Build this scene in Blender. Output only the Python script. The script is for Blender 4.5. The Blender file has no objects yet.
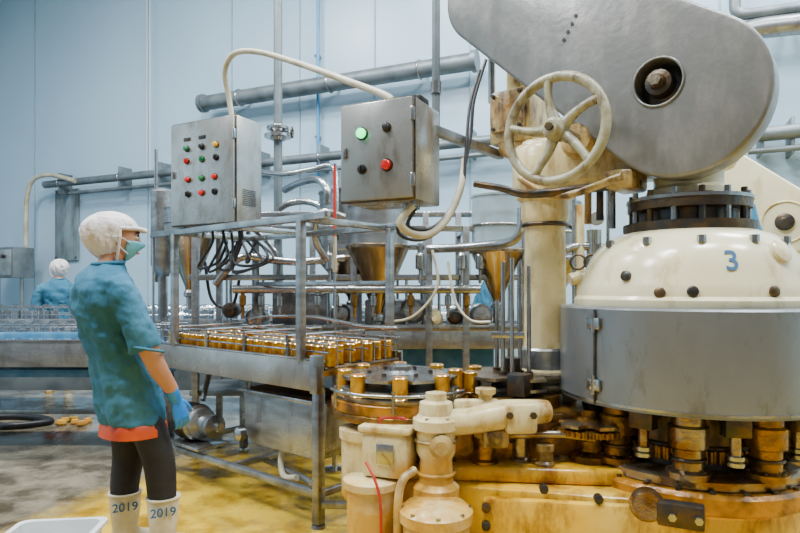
import bpy, bmesh, math, random
from mathutils import Vector, Matrix
random.seed(4)
rad=math.radians
F=600.0; HZ=288.0; CH=1.25
def P(px,py,d): return Vector(((px-400)*d/F, d, CH-(py-HZ)*d/F))
YAW=rad(40)
U=Vector((math.cos(YAW),-math.sin(YAW),0)); N=Vector((math.sin(YAW),math.cos(YAW),0))
def onplane(px,py,dist):
    a=(px-400)/F; t=dist/(N.x*a+N.y); return P(px,py,t)
# ---------------------------------------------------------------- materials
def pm(name,c1,c2=None,scale=6,lo=.4,hi=.65,rough=.5,metal=0,bump=0,bscale=30,emit=0,stretch=None,rvar=0,trans=0,detail=6,spec=.5,grime=None,glo=.46,ghi=.6,gscale=9,zs=None,zc=(.58,.30,.02)):
    m=bpy.data.materials.new(name); m.use_nodes=True
    nt=m.node_tree; b=nt.nodes['Principled BSDF']
    tc=nt.nodes.new('ShaderNodeTexCoord'); mp=nt.nodes.new('ShaderNodeMapping')
    nt.links.new(tc.outputs['Object'],mp.inputs[0])
    if stretch: mp.inputs['Scale'].default_value=stretch
    n=nt.nodes.new('ShaderNodeTexNoise'); n.inputs['Scale'].default_value=scale; n.inputs['Detail'].default_value=detail
    nt.links.new(mp.outputs[0],n.inputs['Vector'])
    r=nt.nodes.new('ShaderNodeValToRGB')
    c2=c2 or tuple(x*.8 for x in c1)
    r.color_ramp.elements[0].position=lo; r.color_ramp.elements[1].position=hi
    r.color_ramp.elements[0].color=(*c1,1); r.color_ramp.elements[1].color=(*c2,1)
    nt.links.new(n.outputs[0],r.inputs[0]); out=r.outputs[0]
    if zs is not None:   # syrup splash build-up near the floor, broken up by noise
        sp=nt.nodes.new('ShaderNodeSeparateXYZ'); nt.links.new(tc.outputs['Object'],sp.inputs[0])
        nz=nt.nodes.new('ShaderNodeTexNoise'); nz.inputs['Scale'].default_value=5; nz.inputs['Detail'].default_value=8; nt.links.new(tc.outputs['Object'],nz.inputs['Vector'])
        ad=nt.nodes.new('ShaderNodeMath'); ad.operation='MULTIPLY_ADD'; nt.links.new(nz.outputs[0],ad.inputs[0]); ad.inputs[1].default_value=-1.1; nt.links.new(sp.outputs[2],ad.inputs[2])
        rz_=nt.nodes.new('ShaderNodeMapRange'); rz_.inputs['From Min'].default_value=zs-.55-.12; rz_.inputs['From Max'].default_value=zs-.55+.12; rz_.inputs['To Min'].default_value=.9; rz_.inputs['To Max'].default_value=0
        nt.links.new(ad.outputs[0],rz_.inputs[0])
        mz=nt.nodes.new('ShaderNodeMixRGB'); nt.links.new(rz_.outputs[0],mz.inputs[0]); nt.links.new(out,mz.inputs[1]); mz.inputs[2].default_value=(*zc,1); out=mz.outputs[0]
    if grime:
        n3=nt.nodes.new('ShaderNodeTexNoise'); n3.inputs['Scale'].default_value=gscale; n3.inputs['Detail'].default_value=10; n3.inputs['Roughness'].default_value=.68
        m3=nt.nodes.new('ShaderNodeMapping'); m3.inputs['Scale'].default_value=(1,1,.4); m3.inputs['Location'].default_value=(3,1,7)
        nt.links.new(tc.outputs['Object'],m3.inputs[0]); nt.links.new(m3.outputs[0],n3.inputs['Vector'])
        r3=nt.nodes.new('ShaderNodeMapRange'); r3.inputs['From Min'].default_value=glo; r3.inputs['From Max'].default_value=ghi; nt.links.new(n3.outputs[0],r3.inputs[0])
        mx=nt.nodes.new('ShaderNodeMixRGB'); nt.links.new(r3.outputs[0],mx.inputs[0]); nt.links.new(out,mx.inputs[1]); mx.inputs[2].default_value=(*grime,1); out=mx.outputs[0]
    nt.links.new(out,b.inputs['Base Color'])
    b.inputs['Roughness'].default_value=rough; b.inputs['Metallic'].default_value=metal
    b.inputs['Specular IOR Level'].default_value=spec
    if rvar:
        mr=nt.nodes.new('ShaderNodeMapRange'); mr.inputs['To Min'].default_value=rough-rvar; mr.inputs['To Max'].default_value=rough+rvar
        mr.inputs['From Min'].default_value=.3; mr.inputs['From Max'].default_value=.7
        nt.links.new(n.outputs[0],mr.inputs[0]); nt.links.new(mr.outputs[0],b.inputs['Roughness'])
    if bump:
        n2=nt.nodes.new('ShaderNodeTexNoise'); n2.inputs['Scale'].default_value=bscale; n2.inputs['Detail'].default_value=5
        nt.links.new(mp.outputs[0],n2.inputs['Vector'])
        bp=nt.nodes.new('ShaderNodeBump'); bp.inputs['Strength'].default_value=bump; bp.inputs['Distance'].default_value=.02
        nt.links.new(n2.outputs[0],bp.inputs['Height']); nt.links.new(bp.outputs[0],b.inputs['Normal'])
    if emit:
        b.inputs['Emission Color'].default_value=(*c1,1); b.inputs['Emission Strength'].default_value=emit
    if trans: b.inputs['Transmission Weight'].default_value=trans
    return m
STEEL=pm('stainless',(.44,.45,.45),(.22,.22,.21),scale=5,rough=.23,metal=.95,rvar=.1,bump=.06,bscale=50)
BRUSH=pm('brushed_steel',(.34,.36,.37),(.20,.21,.215),scale=4,rough=.34,metal=.85,stretch=(1,1,4),rvar=.1,bump=.07,bscale=45,grime=(.12,.10,.075),glo=.5,ghi=.75)
SKIRT=pm('skirt_steel',(.245,.265,.28),(.19,.205,.215),scale=2.5,rough=.36,metal=.7,stretch=(1,1,.5),rvar=.06,bump=.05,bscale=40,grime=(.12,.105,.08),glo=.54,ghi=.8,gscale=14)
PANEL=pm('panel_steel',(.40,.41,.395),(.27,.27,.25),scale=3.5,rough=.3,metal=.75,rvar=.1,grime=(.19,.16,.11),glo=.52,ghi=.75,gscale=10)
DSTEEL=pm('dark_steel',(.05,.05,.05),(.13,.08,.035),scale=12,rough=.36,metal=.8,bump=.25)
GALV=pm('grey_pipe',(.17,.20,.21),(.10,.125,.135),scale=5,rough=.48,metal=.5)
CREAM=pm('cream_paint',(.66,.57,.31),(.58,.45,.20),scale=4.5,lo=.45,hi=.8,rough=.26,bump=.15,bscale=18,rvar=.06,grime=(.30,.15,.02),glo=.50,ghi=.70,gscale=9,zs=.42)
CREAM2=pm('cream_paint_clean',(.68,.63,.41),(.62,.54,.30),scale=3.5,lo=.45,hi=.8,rough=.2,bump=.05,bscale=10,grime=(.34,.23,.07),glo=.54,ghi=.78,gscale=8)
CREAMD=pm('cream_paint_dirty',(.50,.38,.15),(.28,.15,.03),scale=7,lo=.42,hi=.7,rough=.3,bump=.3,bscale=25,grime=(.09,.04,.01),glo=.47,ghi=.62,gscale=12,zs=.35)
YEL=pm('syrup_stained_paint',(.74,.40,.008),(.70,.48,.08),scale=2.6,lo=.44,hi=.68,rough=.16,bump=.2,bscale=14,rvar=.08,grime=(.24,.09,.004),glo=.47,ghi=.64,gscale=7)
YELD=pm('syrup_stained_dark',(.48,.20,.006),(.10,.04,.006),scale=9,lo=.4,hi=.62,rough=.22,metal=.1,bump=.4,bscale=30)
BRASS=pm('stained_bronze',(.32,.16,.025),(.07,.04,.012),scale=10,rough=.24,metal=.65,bump=.3,bscale=30)
CHUCK=pm('stained_steel',(.36,.31,.22),(.20,.095,.02),scale=9,rough=.24,metal=.85,bump=.2)
COVER=pm('grey_cover_paint',(.19,.195,.19),(.14,.14,.13),scale=3.2,lo=.35,hi=.7,rough=.33,metal=.35,rvar=.08,bump=.07,bscale=25,grime=(.27,.26,.235),glo=.48,ghi=.7,gscale=5)
WHEEL=pm('wheel_paint',(.33,.32,.22),(.18,.15,.075),scale=14,lo=.45,hi=.7,rough=.34,bump=.25,grime=(.08,.045,.01),glo=.5,ghi=.64,gscale=16)
BLACK=pm('black_rubber',(.010,.010,.012),rough=.45)
CAVSHADE=pm('painted_cavity_shade',(.015,.012,.009),rough=.6)  # near-black colour standing in for the shade inside openings
HOSE=pm('ivory_hose',(.48,.45,.33),(.32,.28,.18),scale=8,rough=.45)
WHT=pm('white_plastic',(.66,.68,.68),(.52,.54,.54),rough=.4)
BLUEP=pm('blue_pipe_paint',(.05,.27,.50),rough=.4)
BELT=pm('blue_belt',(.035,.17,.34),(.09,.26,.42),scale=9,rough=.4)
GOLD=pm('gold_lacquer',(.74,.38,.02),(.36,.13,.006),scale=14,rough=.2,metal=.55)
AMBER=pm('amber_fill',(.52,.12,.002),(.24,.04,.001),scale=14,rough=.12)
TINR=pm('tin_rim',(.9,.68,.28),rough=.18,metal=.9)
TIN=pm('bare_tin',(.45,.47,.48),(.28,.30,.31),rough=.25,metal=.9)
RED=pm('red_button',(.6,.008,.006),(.45,.006,.006),rough=.25)
REDP=pm('red_paint',(.45,.02,.01),rough=.4)
GRNL=pm('green_lamp',(.01,.9,.25),(.01,.9,.25),rough=.3,emit=4)
GRN=pm('green_button',(.01,.2,.06),rough=.3)
YLB=pm('yellow_button',(.8,.45,.03),rough=.3)
LENS=pm('fixture_lens',(1,1,1),(1,1,1),emit=4)
GLASS=pm('sight_glass',(.42,.52,.56),(.34,.42,.45),rough=.1,trans=.5)
INK=pm('blue_ink',(.02,.11,.26),rough=.5)
TEAL=pm('blue_scrub_cloth',(.028,.115,.185),(.048,.16,.24),scale=5,rough=.85,bump=.8,bscale=13,spec=.15,stretch=(1,1,.5))
ORNG=pm('orange_apron',(.50,.055,.002),(.34,.03,.002),rough=.45,bump=.2,bscale=12)
SCRAP=pm('vegetable_scrap',(.70,.38,.03),(.5,.2,.02),rough=.5)
PANT=pm('black_cloth',(.007,.007,.009),(.016,.016,.019),scale=8,rough=.8,bump=.4,bscale=10)
SKIN=pm('skin',(.46,.22,.12),(.41,.18,.095),scale=10,rough=.45)
CAPM=pm('white_cap_cloth',(.68,.64,.63),(.54,.50,.50),scale=10,rough=.8,bump=.9,bscale=22,spec=.2)
MASK=pm('mask_cloth',(.08,.37,.50),(.15,.45,.56),scale=10,rough=.7)
BOOT=pm('white_rubber',(.66,.62,.50),(.46,.41,.27),scale=8,rough=.4)
GLOVE=pm('blue_nitrile',(.008,.16,.54),(.015,.22,.62),scale=20,rough=.4,bump=.1)
EYEW=pm('eye_white',(.8,.78,.75),rough=.2); EYED=pm('iris',(.03,.015,.01),rough=.1)
LIP=pm('lips',(.5,.16,.13),rough=.5)
CEIL=pm('ceiling_paint',(.5,.58,.62),rough=.7)
WALL=pm('wall_panel_paint',(.38,.53,.635),(.31,.465,.58),scale=.5,lo=.3,hi=.75,rough=.3,bump=.04,bscale=4)
STAIN=pm('weathered_sheet',(.18,.25,.28),(.09,.115,.12),scale=6,rough=.7,bump=.5,stretch=(1,1,.3))
SEAM=pm('wall_seam',(.25,.38,.47),rough=.5)
REFLSTEEL=pm('steel_painted_reflection',(.40,.30,.19),(.20,.13,.07),scale=4,rough=.22,metal=.95,rvar=.08)  # steel with brown reflections painted into its base colour
# floor
def floor_mat():
    m=bpy.data.materials.new('wet_concrete'); m.use_nodes=True; nt=m.node_tree; L=nt.links.new
    b=nt.nodes['Principled BSDF']; tc=nt.nodes.new('ShaderNodeTexCoord')
    def noise(s,d=8):
        n=nt.nodes.new('ShaderNodeTexNoise'); n.inputs['Scale'].default_value=s; n.inputs['Detail'].default_value=d; n.inputs['Roughness'].default_value=.65; L(tc.outputs['Object'],n.inputs['Vector']); return n
    def ramp(src,a,ca,c,cc):
        r=nt.nodes.new('ShaderNodeValToRGB'); r.color_ramp.elements[0].position=a; r.color_ramp.elements[1].position=c
        r.color_ramp.elements[0].color=(*ca,1); r.color_ramp.elements[1].color=(*cc,1); L(src,r.inputs[0]); return r
    g=ramp(noise(3.2).outputs[0],.40,(.05,.038,.022),.60,(.19,.165,.115))
    y=ramp(noise(3.4).outputs[0],.38,(.24,.13,.004),.60,(.56,.37,.02))
    sp=nt.nodes.new('ShaderNodeSeparateXYZ'); L(tc.outputs['Object'],sp.inputs[0])
    ma=nt.nodes.new('ShaderNodeMath'); ma.operation='MULTIPLY_ADD'; L(noise(1.3).outputs[0],ma.inputs[0]); ma.inputs[1].default_value=1.3; L(sp.outputs[0],ma.inputs[2])
    mb=nt.nodes.new('ShaderNodeMath'); mb.operation='MULTIPLY_ADD'; L(sp.outputs[1],mb.inputs[0]); mb.inputs[1].default_value=-.35; L(ma.outputs[0],mb.inputs[2])
    mr=nt.nodes.new('ShaderNodeMapRange'); mr.inputs['From Min'].default_value=-2.6; mr.inputs['From Max'].default_value=-2.3; L(mb.outputs[0],mr.inputs[0])
    mx=nt.nodes.new('ShaderNodeMixRGB'); L(mr.outputs[0],mx.inputs[0]); L(g.outputs[0],mx.inputs[1]); L(y.outputs[0],mx.inputs[2])
    L(mx.outputs[0],b.inputs['Base Color'])
    rr=nt.nodes.new('ShaderNodeMapRange'); L(noise(1.7).outputs[0],rr.inputs[0]); rr.inputs['From Min'].default_value=.42; rr.inputs['From Max'].default_value=.58
    rr.inputs['To Min'].default_value=.04; rr.inputs['To Max'].default_value=.38; L(rr.outputs[0],b.inputs['Roughness'])
    bp=nt.nodes.new('ShaderNodeBump'); bp.inputs['Strength'].default_value=.15; bp.inputs['Distance'].default_value=.012; L(noise(12).outputs[0],bp.inputs['Height']); L(bp.outputs[0],b.inputs['Normal'])
    return m
FLOOR=floor_mat()
# ---------------------------------------------------------------- helpers
COL=bpy.context.scene.collection
GROUPS=[]
class G:
    def __init__(s,name,M=None):
        s.e=bpy.data.objects.new(name,None); s.e.empty_display_size=.1; COL.objects.link(s.e); s.M=M or Matrix(); s.parts=[]; GROUPS.append(s)
def frame(o,yaw=YAW): return Matrix.Translation(Vector(o))@Matrix.Rotation(-yaw,4,'Z')
def mk(g,name,vs,fs,mat,smooth=True,ang=38):
    me=bpy.data.meshes.new(name)
    M=g.M if g else Matrix()
    me.from_pydata([tuple(M@Vector(v)) for v in vs],[],fs); 
    bm=bmesh.new(); bm.from_mesh(me); bmesh.ops.recalc_face_normals(bm,faces=bm.faces); bm.to_mesh(me); bm.free()
    if smooth:
        me.shade_smooth(); me.set_sharp_from_angle(angle=rad(ang))
    me.materials.append(mat)
    o=bpy.data.objects.new(name,me); COL.objects.link(o)
    if g: o.parent=g.e; g.parts.append(o)
    return o
def apply(o):
    dg=bpy.context.evaluated_depsgraph_get(); dg.update()
    me=bpy.data.meshes.new_from_object(o.evaluated_get(dg)); o.modifiers.clear(); o.data=me; return o
def box(g,name,c,s,mat,rz=0,bev=.004,M=None,rot=None):
    bm=bmesh.new(); bmesh.ops.create_cube(bm,size=1)
    bmesh.ops.scale(bm,vec=s,verts=bm.verts)
    bev=min(bev,min(s)*.4)
    if bev>0: bmesh.ops.bevel(bm,geom=bm.edges[:],offset=bev,segments=2,affect='EDGES',profile=.5)
    T=Matrix.Translation(Vector(c))@Matrix.Rotation(rz,4,'Z')
    if rot is not None: T=Matrix.Translation(Vector(c))@rot
    if M is not None: T=M@T
    vs=[T@v.co for v in bm.verts]; fs=[[v.index for v in f.verts] for f in bm.faces]; bm.free()
    return mk(g,name,vs,fs,mat,ang=35)
def rings(secs,closed=True):
    n=len(secs[0]); vs=[p for s in secs for p in s]; fs=[]
    for i in range(len(secs)-1):
        for j in range(n):
            k=(j+1)%n; fs.append((i*n+j,i*n+k,(i+1)*n+k,(i+1)*n+j))
    if closed:
        fs.append(tuple(range(n))[::-1]); fs.append(tuple((len(secs)-1)*n+j for j in range(n)))
    return vs,fs
def catm(pts,k=6):
    pts=[Vector(p) for p in pts]
    if len(pts)<3: return pts,[0,1]
    out=[];tt=[]
    for i in range(len(pts)-1):
        p0=pts[max(i-1,0)];p1=pts[i];p2=pts[i+1];p3=pts[min(i+2,len(pts)-1)]
        for j in range(k):
            t=j/k
            out.append(.5*((2*p1)+(-p0+p2)*t+(2*p0-5*p1+4*p2-p3)*t*t+(-p0+3*p1-3*p2+p3)*t**3)); tt.append(i+t)
    out.append(pts[-1]); tt.append(len(pts)-1)
    return out,tt
def sweepgeo(pts,r,seg=10,smooth=True,k=6):
    if smooth and len(pts)>2: q,tt=catm(pts,k)
    else: q=[Vector(p) for p in pts]; tt=list(range(len(q)))
    rl=r if isinstance(r,(list,tuple)) else [r]*len(pts)
    def R(t):
        i=min(int(t),len(rl)-2) if len(rl)>1 else 0
        return rl[i]*(1-(t-i))+rl[i+1]*(t-i)
    secs=[]; up=None
    for i,p in enumerate(q):
        a=q[max(i-1,0)]; b=q[min(i+1,len(q)-1)]; d=(b-a).normalized()
        if up is None:
            up=Vector((0,0,1)) if abs(d.z)<.9 else Vector((1,0,0))
        x=d.cross(up).normalized(); up=x.cross(d).normalized()
        rr=R(tt[i]); secs.append([p+rr*(math.cos(2*math.pi*j/seg)*x+math.sin(2*math.pi*j/seg)*up) for j in range(seg)])
    return rings(secs)
def sweep(g,name,pts,r,mat,seg=10,smooth=True,k=6):
    vs,fs=sweepgeo(pts,r,seg,smooth,k); return mk(g,name,vs,fs,mat,ang=50)
def cyl(g,name,p1,p2,r,mat,r2=None,seg=24):
    vs,fs=sweepgeo([p1,p2],[r,r if r2 is None else r2],seg,False); return mk(g,name,vs,fs,mat)
def lathe(g,name,prof,c,mat,seg=48,M=None,ang=35):
    secs=[]
    for r,z in prof:
        secs.append([Vector((r*math.cos(2*math.pi*j/seg),r*math.sin(2*math.pi*j/seg),z)) for j in range(seg)])
    vs,fs=rings(secs); T=Matrix.Translation(Vector(c)) if M is None else M
    return mk(g,name,[T@v for v in vs],fs,mat,ang=ang)
def axM(p,d):
    d=Vector(d).normalized(); return Matrix.Translation(Vector(p))@d.to_track_quat('Z','Y').to_matrix().to_4x4()
def disc(g,name,p,d,prof,mat,seg=40): return lathe(g,name,prof,(0,0,0),mat,seg,M=axM(p,d))
def prism(g,name,pts,vec,mat,bev=0):
    n=len(pts); vec=Vector(vec); a=[Vector(p) for p in pts]; b=[p+vec for p in a]
    fs=[tuple(range(n)),tuple(range(2*n-1,n-1,-1))]+[(i,(i+1)%n,n+(i+1)%n,n+i) for i in range(n)]
    o=mk(g,name,a+b,fs,mat,smooth=False)
    if bev:
        bm=bmesh.new(); bm.from_mesh(o.data)
        es=[e for e in bm.edges if len(e.link_faces)==2 and e.calc_face_angle()>rad(60)]
        bmesh.ops.bevel(bm,geom=es,offset=bev,segments=3,affect='EDGES',profile=.5); bm.to_mesh(o.data); bm.free()
    o.data.shade_smooth(); o.data.set_sharp_from_angle(angle=rad(30)); return o
def hull2(c1,r1,c2,r2,n=28):
    c1=Vector(c1);c2=Vector(c2); d=(c2-c1); L=d.length; a=math.atan2(d.y,d.x); b=math.acos(max(-1,min(1,(r1-r2)/L)))
    pts=[]
    for i in range(n+1):
        t=a+b+(2*math.pi-2*b)*i/n; pts.append(c1+r1*Vector((math.cos(t),math.sin(t))))
    for i in range(n+1):
        t=a-b+2*b*i/n; pts.append(c2+r2*Vector((math.cos(t),math.sin(t))))
    return pts
def text(g,name,s,size,p,theta,mat,tilt=0):
    cu=bpy.data.curves.new(name,'FONT'); cu.body=s; cu.size=size; cu.extrude=.0012; cu.align_x='CENTER'; cu.align_y='CENTER'; cu.offset=.0008
    t=bpy.data.objects.new(name,cu); COL.objects.link(t)
    dg=bpy.context.evaluated_depsgraph_get(); dg.update(); me=bpy.data.meshes.new_from_object(t.evaluated_get(dg)); bpy.data.objects.remove(t)
    T=Matrix.Translation(Vector(p))@Matrix.Rotation(theta,4,'Z')@Matrix.Rotation(rad(90)-tilt,4,'X')
    me.transform(T); me.materials.clear(); me.materials.append(mat)
    o=bpy.data.objects.new(name,me); COL.objects.link(o); o.parent=g.e; g.parts.append(o); return o
def torusgeo(R,r,M,seg=48,ms=10,sx=1):
    vs=[];fs=[]
    for i in range(seg):
        a=2*math.pi*i/seg
        for j in range(ms):
            b=2*math.pi*j/ms; q=R+r*math.cos(b); vs.append(M@Vector((q*math.cos(a)*sx,q*math.sin(a),r*math.sin(b))))
    for i in range(seg):
        for j in range(ms):
            k=(i+1)%seg;l=(j+1)%ms; fs.append((i*ms+j,k*ms+j,k*ms+l,i*ms+l))
    return vs,fs
def torus(g,name,p,d,R,r,mat,seg=48): 
    vs,fs=torusgeo(R,r,axM(p,d),seg); return mk(g,name,vs,fs,mat,ang=80)
def merge(geos):
    V=[];Fc=[]
    for vs,fs in geos:
        o=len(V); V+=[Vector(v) for v in vs]; Fc+=[tuple(i+o for i in f) for f in fs]
    return V,Fc
def bolts(g,name,c,R,z,n,r,h,mat,ph=0):
    geos=[]
    for i in range(n):
        a=ph+2*math.pi*i/n; p=Vector((c[0]+R*math.cos(a),c[1]+R*math.sin(a),z)); geos.append(sweepgeo([p,p+Vector((0,0,h))],r,6,False))
    v,f=merge(geos); return mk(g,name,v,f,mat)
def gear(g,name,c,R,n,z,th,mat,tooth=.012):
    pts=[]
    for i in range(n):
        for k,(fr,rr) in enumerate(((0,R),(.25,R+tooth),(.5,R+tooth),(.75,R))):
            a=2*math.pi*(i+fr)/n; pts.append((c[0]+rr*math.cos(a),c[1]+rr*math.sin(a),z))
    return prism(g,name,pts,(0,0,th),mat)
def remesh(o,vox,sm=4,fac=.6):
    m=o.modifiers.new('r','REMESH'); m.mode='VOXEL'; m.voxel_size=vox; m.use_smooth_shade=True
    s=o.modifiers.new('s','SMOOTH'); s.factor=fac; s.iterations=sm
    mat=o.data.materials[0]; apply(o); o.data.materials.clear(); o.data.materials.append(mat); o.data.shade_smooth(); return o

# ---------------------------------------------------------------- room
W0=Vector((-2.955,9.0,0)); WA=math.atan2(3.02,6.94); WD=Vector((math.cos(WA),-math.sin(WA),0)); WN=Vector((-math.sin(WA),-math.cos(WA),0))
HT=7.0
def wp(px,py,off=0.1):
    o=W0+WN*off; t=((px-400)*o.y-o.x*600)/(WD.x*600-WD.y*(px-400)); q=o+WD*t
    return Vector((q.x,q.y,CH-(py-HZ)*q.y/F))
def wz(px,z,off=.1):
    q=wp(px,0,off); q.z=z; return q
t0=(-8.5-W0.x)/WD.x; t1=(6.5-W0.x)/WD.x
A=W0+WD*t0; B=W0+WD*t1
def wallbox(name,a,b,mat,th=.1,z0=0,z1=HT):
    a=Vector(a);b=Vector(b); d=(b-a); c=(a+b)/2; ang=math.atan2(d.y,d.x); n=Vector((-d.y,d.x,0)).normalized()*th/2
    return box(None,name,(c.x+n.x,c.y+n.y,(z0+z1)/2),(d.length,th,z1-z0),mat,rz=ang,bev=0)
wallbox('wall_back',A,B,WALL)
wallbox('wall_left',(-8.5,-2,0),(-8.5,A.y,0),WALL)
wallbox('wall_right',(6.5,B.y,0),(6.5,-2,0),WALL)
fl=mk(None,'floor',[(-8.6,-2,0),(6.6,-2,0),(6.6,12.2,0),(-8.6,12.2,0),(-8.6,-2,-.1),(6.6,-2,-.1),(6.6,12.2,-.1),(-8.6,12.2,-.1)],[(0,1,2,3),(7,6,5,4),(0,4,5,1),(1,5,6,2),(2,6,7,3),(3,7,4,0)],FLOOR,smooth=False)
box(None,'ceiling',(-1,5.1,HT+.05),(15.4,14.3,.1),CEIL,bev=0)
i=0
for px in (-60,35,148,232,300,375,470,590,720):
    i+=1; q=wz(px,HT/2,.006); box(None,'trim_%d'%i,q,(.018,.012,HT-.02),SEAM,rz=-WA,bev=0)
c=(A+B)/2+WN*.03; box(None,'baseboard_back',(c.x,c.y,.09),((B-A).length-.2,.05,.18),SEAM,rz=-WA,bev=.01)
# lights
for x in (-4.5,-1.5,1.8,4.6):
    for y in (1.0,4.6):
        g=G('ceiling_light_fixture' ); 
        box(g,'housing',(x,y,HT-.09),(1.5,.3,.12),WHT); box(g,'lens',(x,y,HT-.165),(1.42,.24,.03),LENS)
        cyl(g,'stem',(x,y,HT-.04),(x,y,HT),.02,STEEL)
        ld=bpy.data.lights.new('lamp','AREA'); ld.shape='RECTANGLE'; ld.size=1.4; ld.size_y=.4; ld.energy=(430 if x<0 else 340); ld.color=(.95,.975,1)
        lo=bpy.data.objects.new('lamp',ld); lo.location=(x,y,HT-.2); COL.objects.link(lo); lo.parent=g.e; g.parts.append(lo)
w=bpy.data.worlds.new('w'); bpy.context.scene.world=w; w.use_nodes=True
w.node_tree.nodes['Background'].inputs[0].default_value=(.85,.92,1,1); w.node_tree.nodes['Background'].inputs[1].default_value=.33

# ---------------------------------------------------------------- wall pipes
g=G('wall_pipe')
a=wz(203,3.92,.25); b=wz(475,3.92,.25)
cyl(g,'run',a,b,.105,GALV)
for q in (a,b): disc(g,'flange',q,WD,[(0,-.03),(.13,-.03),(.13,.03),(0,.03)],GALV)
for px in (240,330,420):
    q=wz(px,3.92,.25); torus(g,'clamp',q,WD,.108,.014,STEEL,24); cyl(g,'bracket',q,q-WN*.25,.02,STEEL)
g=G('wall_pipe')
a=wz(45,2.98,.22); b=wz(530,2.98,.22)
cyl(g,'run',a,b,.06,GALV); 
b2=b+Vector((0,0,-.16)); cyl(g,'lower_run',wz(70,2.8,.22),b2,.03,GALV)
for px in (60,120,160,215,260,320,400,470):
    q=wz(px,2.98,.22); box(g,'bracket',q+WN*-.1,(.03,.25,.34),GALV,rz=-WA); torus(g,'clamp',q,WD,.063,.012,STEEL,20)
g=G('drop_hose'); sweep(g,'hose',[wp(75,181,.3),wp(50,175,.32),wp(33,180,.34),wp(27,198,.34),wp(26,225,.34),wp(26,247,.34)],.036,HOSE)
g=G('weathered_wall_sheet'); q=wp(67,225,.03); box(g,'sheet',q,(.55,.03,1.2),STAIN,rz=-WA)
for dx in (-.24,.24):
    for dz in (-.55,.55): r=q+WD*dx+WN*.02; disc(g,'screw',(r.x,r.y,r.z+dz),WN,[(0,0),(.02,0),(.02,.01),(0,.01)],STEEL,12)
g=G('electrical_cabinet'); q=wp(10,263,.5); 
box(g,'body',(q.x,q.y,q.z),(.7,.35,.5),GALV,rz=-WA); r=q+WN*.18; box(g,'door',(r.x,r.y,r.z),(.6,.02,.42),PANEL,rz=-WA)
for dx in (-.3,.3): r=q+WD*dx; cyl(g,'leg',(r.x,r.y,0),(r.x,r.y,r.z-.25),.03,GALV)
for dx in (-.15,.0,.15): r=q+WD*dx+WN*.2; disc(g,'knob',(r.x,r.y,r.z+.1),WN,[(0,0),(.03,0),(.03,.03),(0,.03)],BLACK,12)
g=G('blue_water_pipe'); cyl(g,'run',wz(318,2.75,.08),wz(318,HT,.08),.022,BLUEP)
for z in (3.3,4.4,5.4): q=wz(318,z,.04); box(g,'clip',q,(.07,.08,.03),STEEL,rz=-WA)
g=G('hanging_cable')
for px in (147,150): q=wz(px,0,.2); cyl(g,'wire',(q.x,q.y,2.98),(q.x,q.y,HT),.006,WHT,seg=6)
g=G('wall_pipe')
sweep(g,'run',[wp(738,-50,.3),wp(736,-20,.3),wp(735,5,.3),wp(738,13,.3),wp(750,14,.3),wp(790,9,.3),wp(830,4,.3)],.055,GALV)
sweep(g,'insulated_run',[wp(745,32,.3),wp(770,27,.3),wp(860,18,.3)],.10,BRUSH,seg=16)
cyl(g,'bracket',wp(790,20,.3),wp(790,20,0),.03,STEEL)
g=G('wall_pipe'); cyl(g,'run',wp(748,136,.3),wp(850,126,.3),.07,GALV); cyl(g,'run_b',wp(748,152,.3),wp(850,143,.3),.03,GALV)
for px in (760,790): q=wp(px,138,.15); box(g,'bracket',q,(.03,.32,.35),GALV,rz=-WA)
# vertical steam pipe
g=G('vertical_steam_pipe'); q=P(278,0,5.35)
cyl(g,'riser',(q.x,q.y,1.5),(q.x,q.y,HT),.038,GALV)
z=P(278,133,5.35).z
lathe(g,'valve_body',[(0,-.07),(.055,-.07),(.075,-.03),(.05,0),(.075,.03),(.055,.07),(0,.07)],(q.x,q.y,z),STEEL,20)
lathe(g,'flange',[(0,-.012),(.12,-.012),(.12,.012),(0,.012)],(q.x,q.y,z-.03),STEEL,20); lathe(g,'flange_b',[(0,-.012),(.1,-.012),(.1,.012),(0,.012)],(q.x,q.y,z+.04),STEEL,20)
cyl(g,'valve_stem',(q.x,q.y,z),(q.x+.13,q.y-.02,z),.012,STEEL); torus(g,'valve_handle',(q.x+.13,q.y-.02,z),(1,0,0),.045,.008,DSTEEL,20)
sweep(g,'branch',[(q.x,q.y,1.95),(q.x+.12,q.y-.05,2.0),(q.x+.3,q.y-.1,2.0),(q.x+.42,q.y-.15,1.9),(q.x+.45,q.y-.15,1.5)],.03,STEEL)
cyl(g,'lower_riser',(q.x,q.y,0),(q.x,q.y,1.55),.045,GALV)

# ---------------------------------------------------------------- conveyor
C1=Vector((-.41,3.12,0)); M=frame(C1)
g=G('can_conveyor',M); L=1.68; CW=.66
for y,nm in ((0,'side_panel_near'),(CW,'side_panel_far')):
    box(g,nm,(-L/2,y,.785),(L,.012,.16),PANEL); box(g,nm+'_lip',(-L/2,y+(.015 if y==0 else -.015),.868),(L,.045,.012),STEEL)
box(g,'bed',(-L/2,CW/2,.80),(L-.01,CW-.01,.03),YELD)
geos=[]
for i in range(int(L/.04)):
    x=-L+.03+i*.04; geos.append(sweepgeo([(x,.03,.824),(x,CW-.03,.824)],.010,6,False))
v,f=merge(geos); mk(g,'chain_slats',v,f,DSTEEL)
for k in range(7):
    y=.035+k*.098
    cyl(g,'guide_rail',(-L+.02,y,.91),(0.02,y,.91),.005,STEEL,seg=8)
    if k in(0,2,4,6): cyl(g,'guide_rail_upper',(-L+.02,y,.955),(0.02,y,.955),.006,STEEL,seg=8)
    for x in (-1.5,-1.1,-.7,-.3,-.02): cyl(g,'rail_stud',(x,y,.82),(x,y,.965),.006,STEEL,seg=6)
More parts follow.
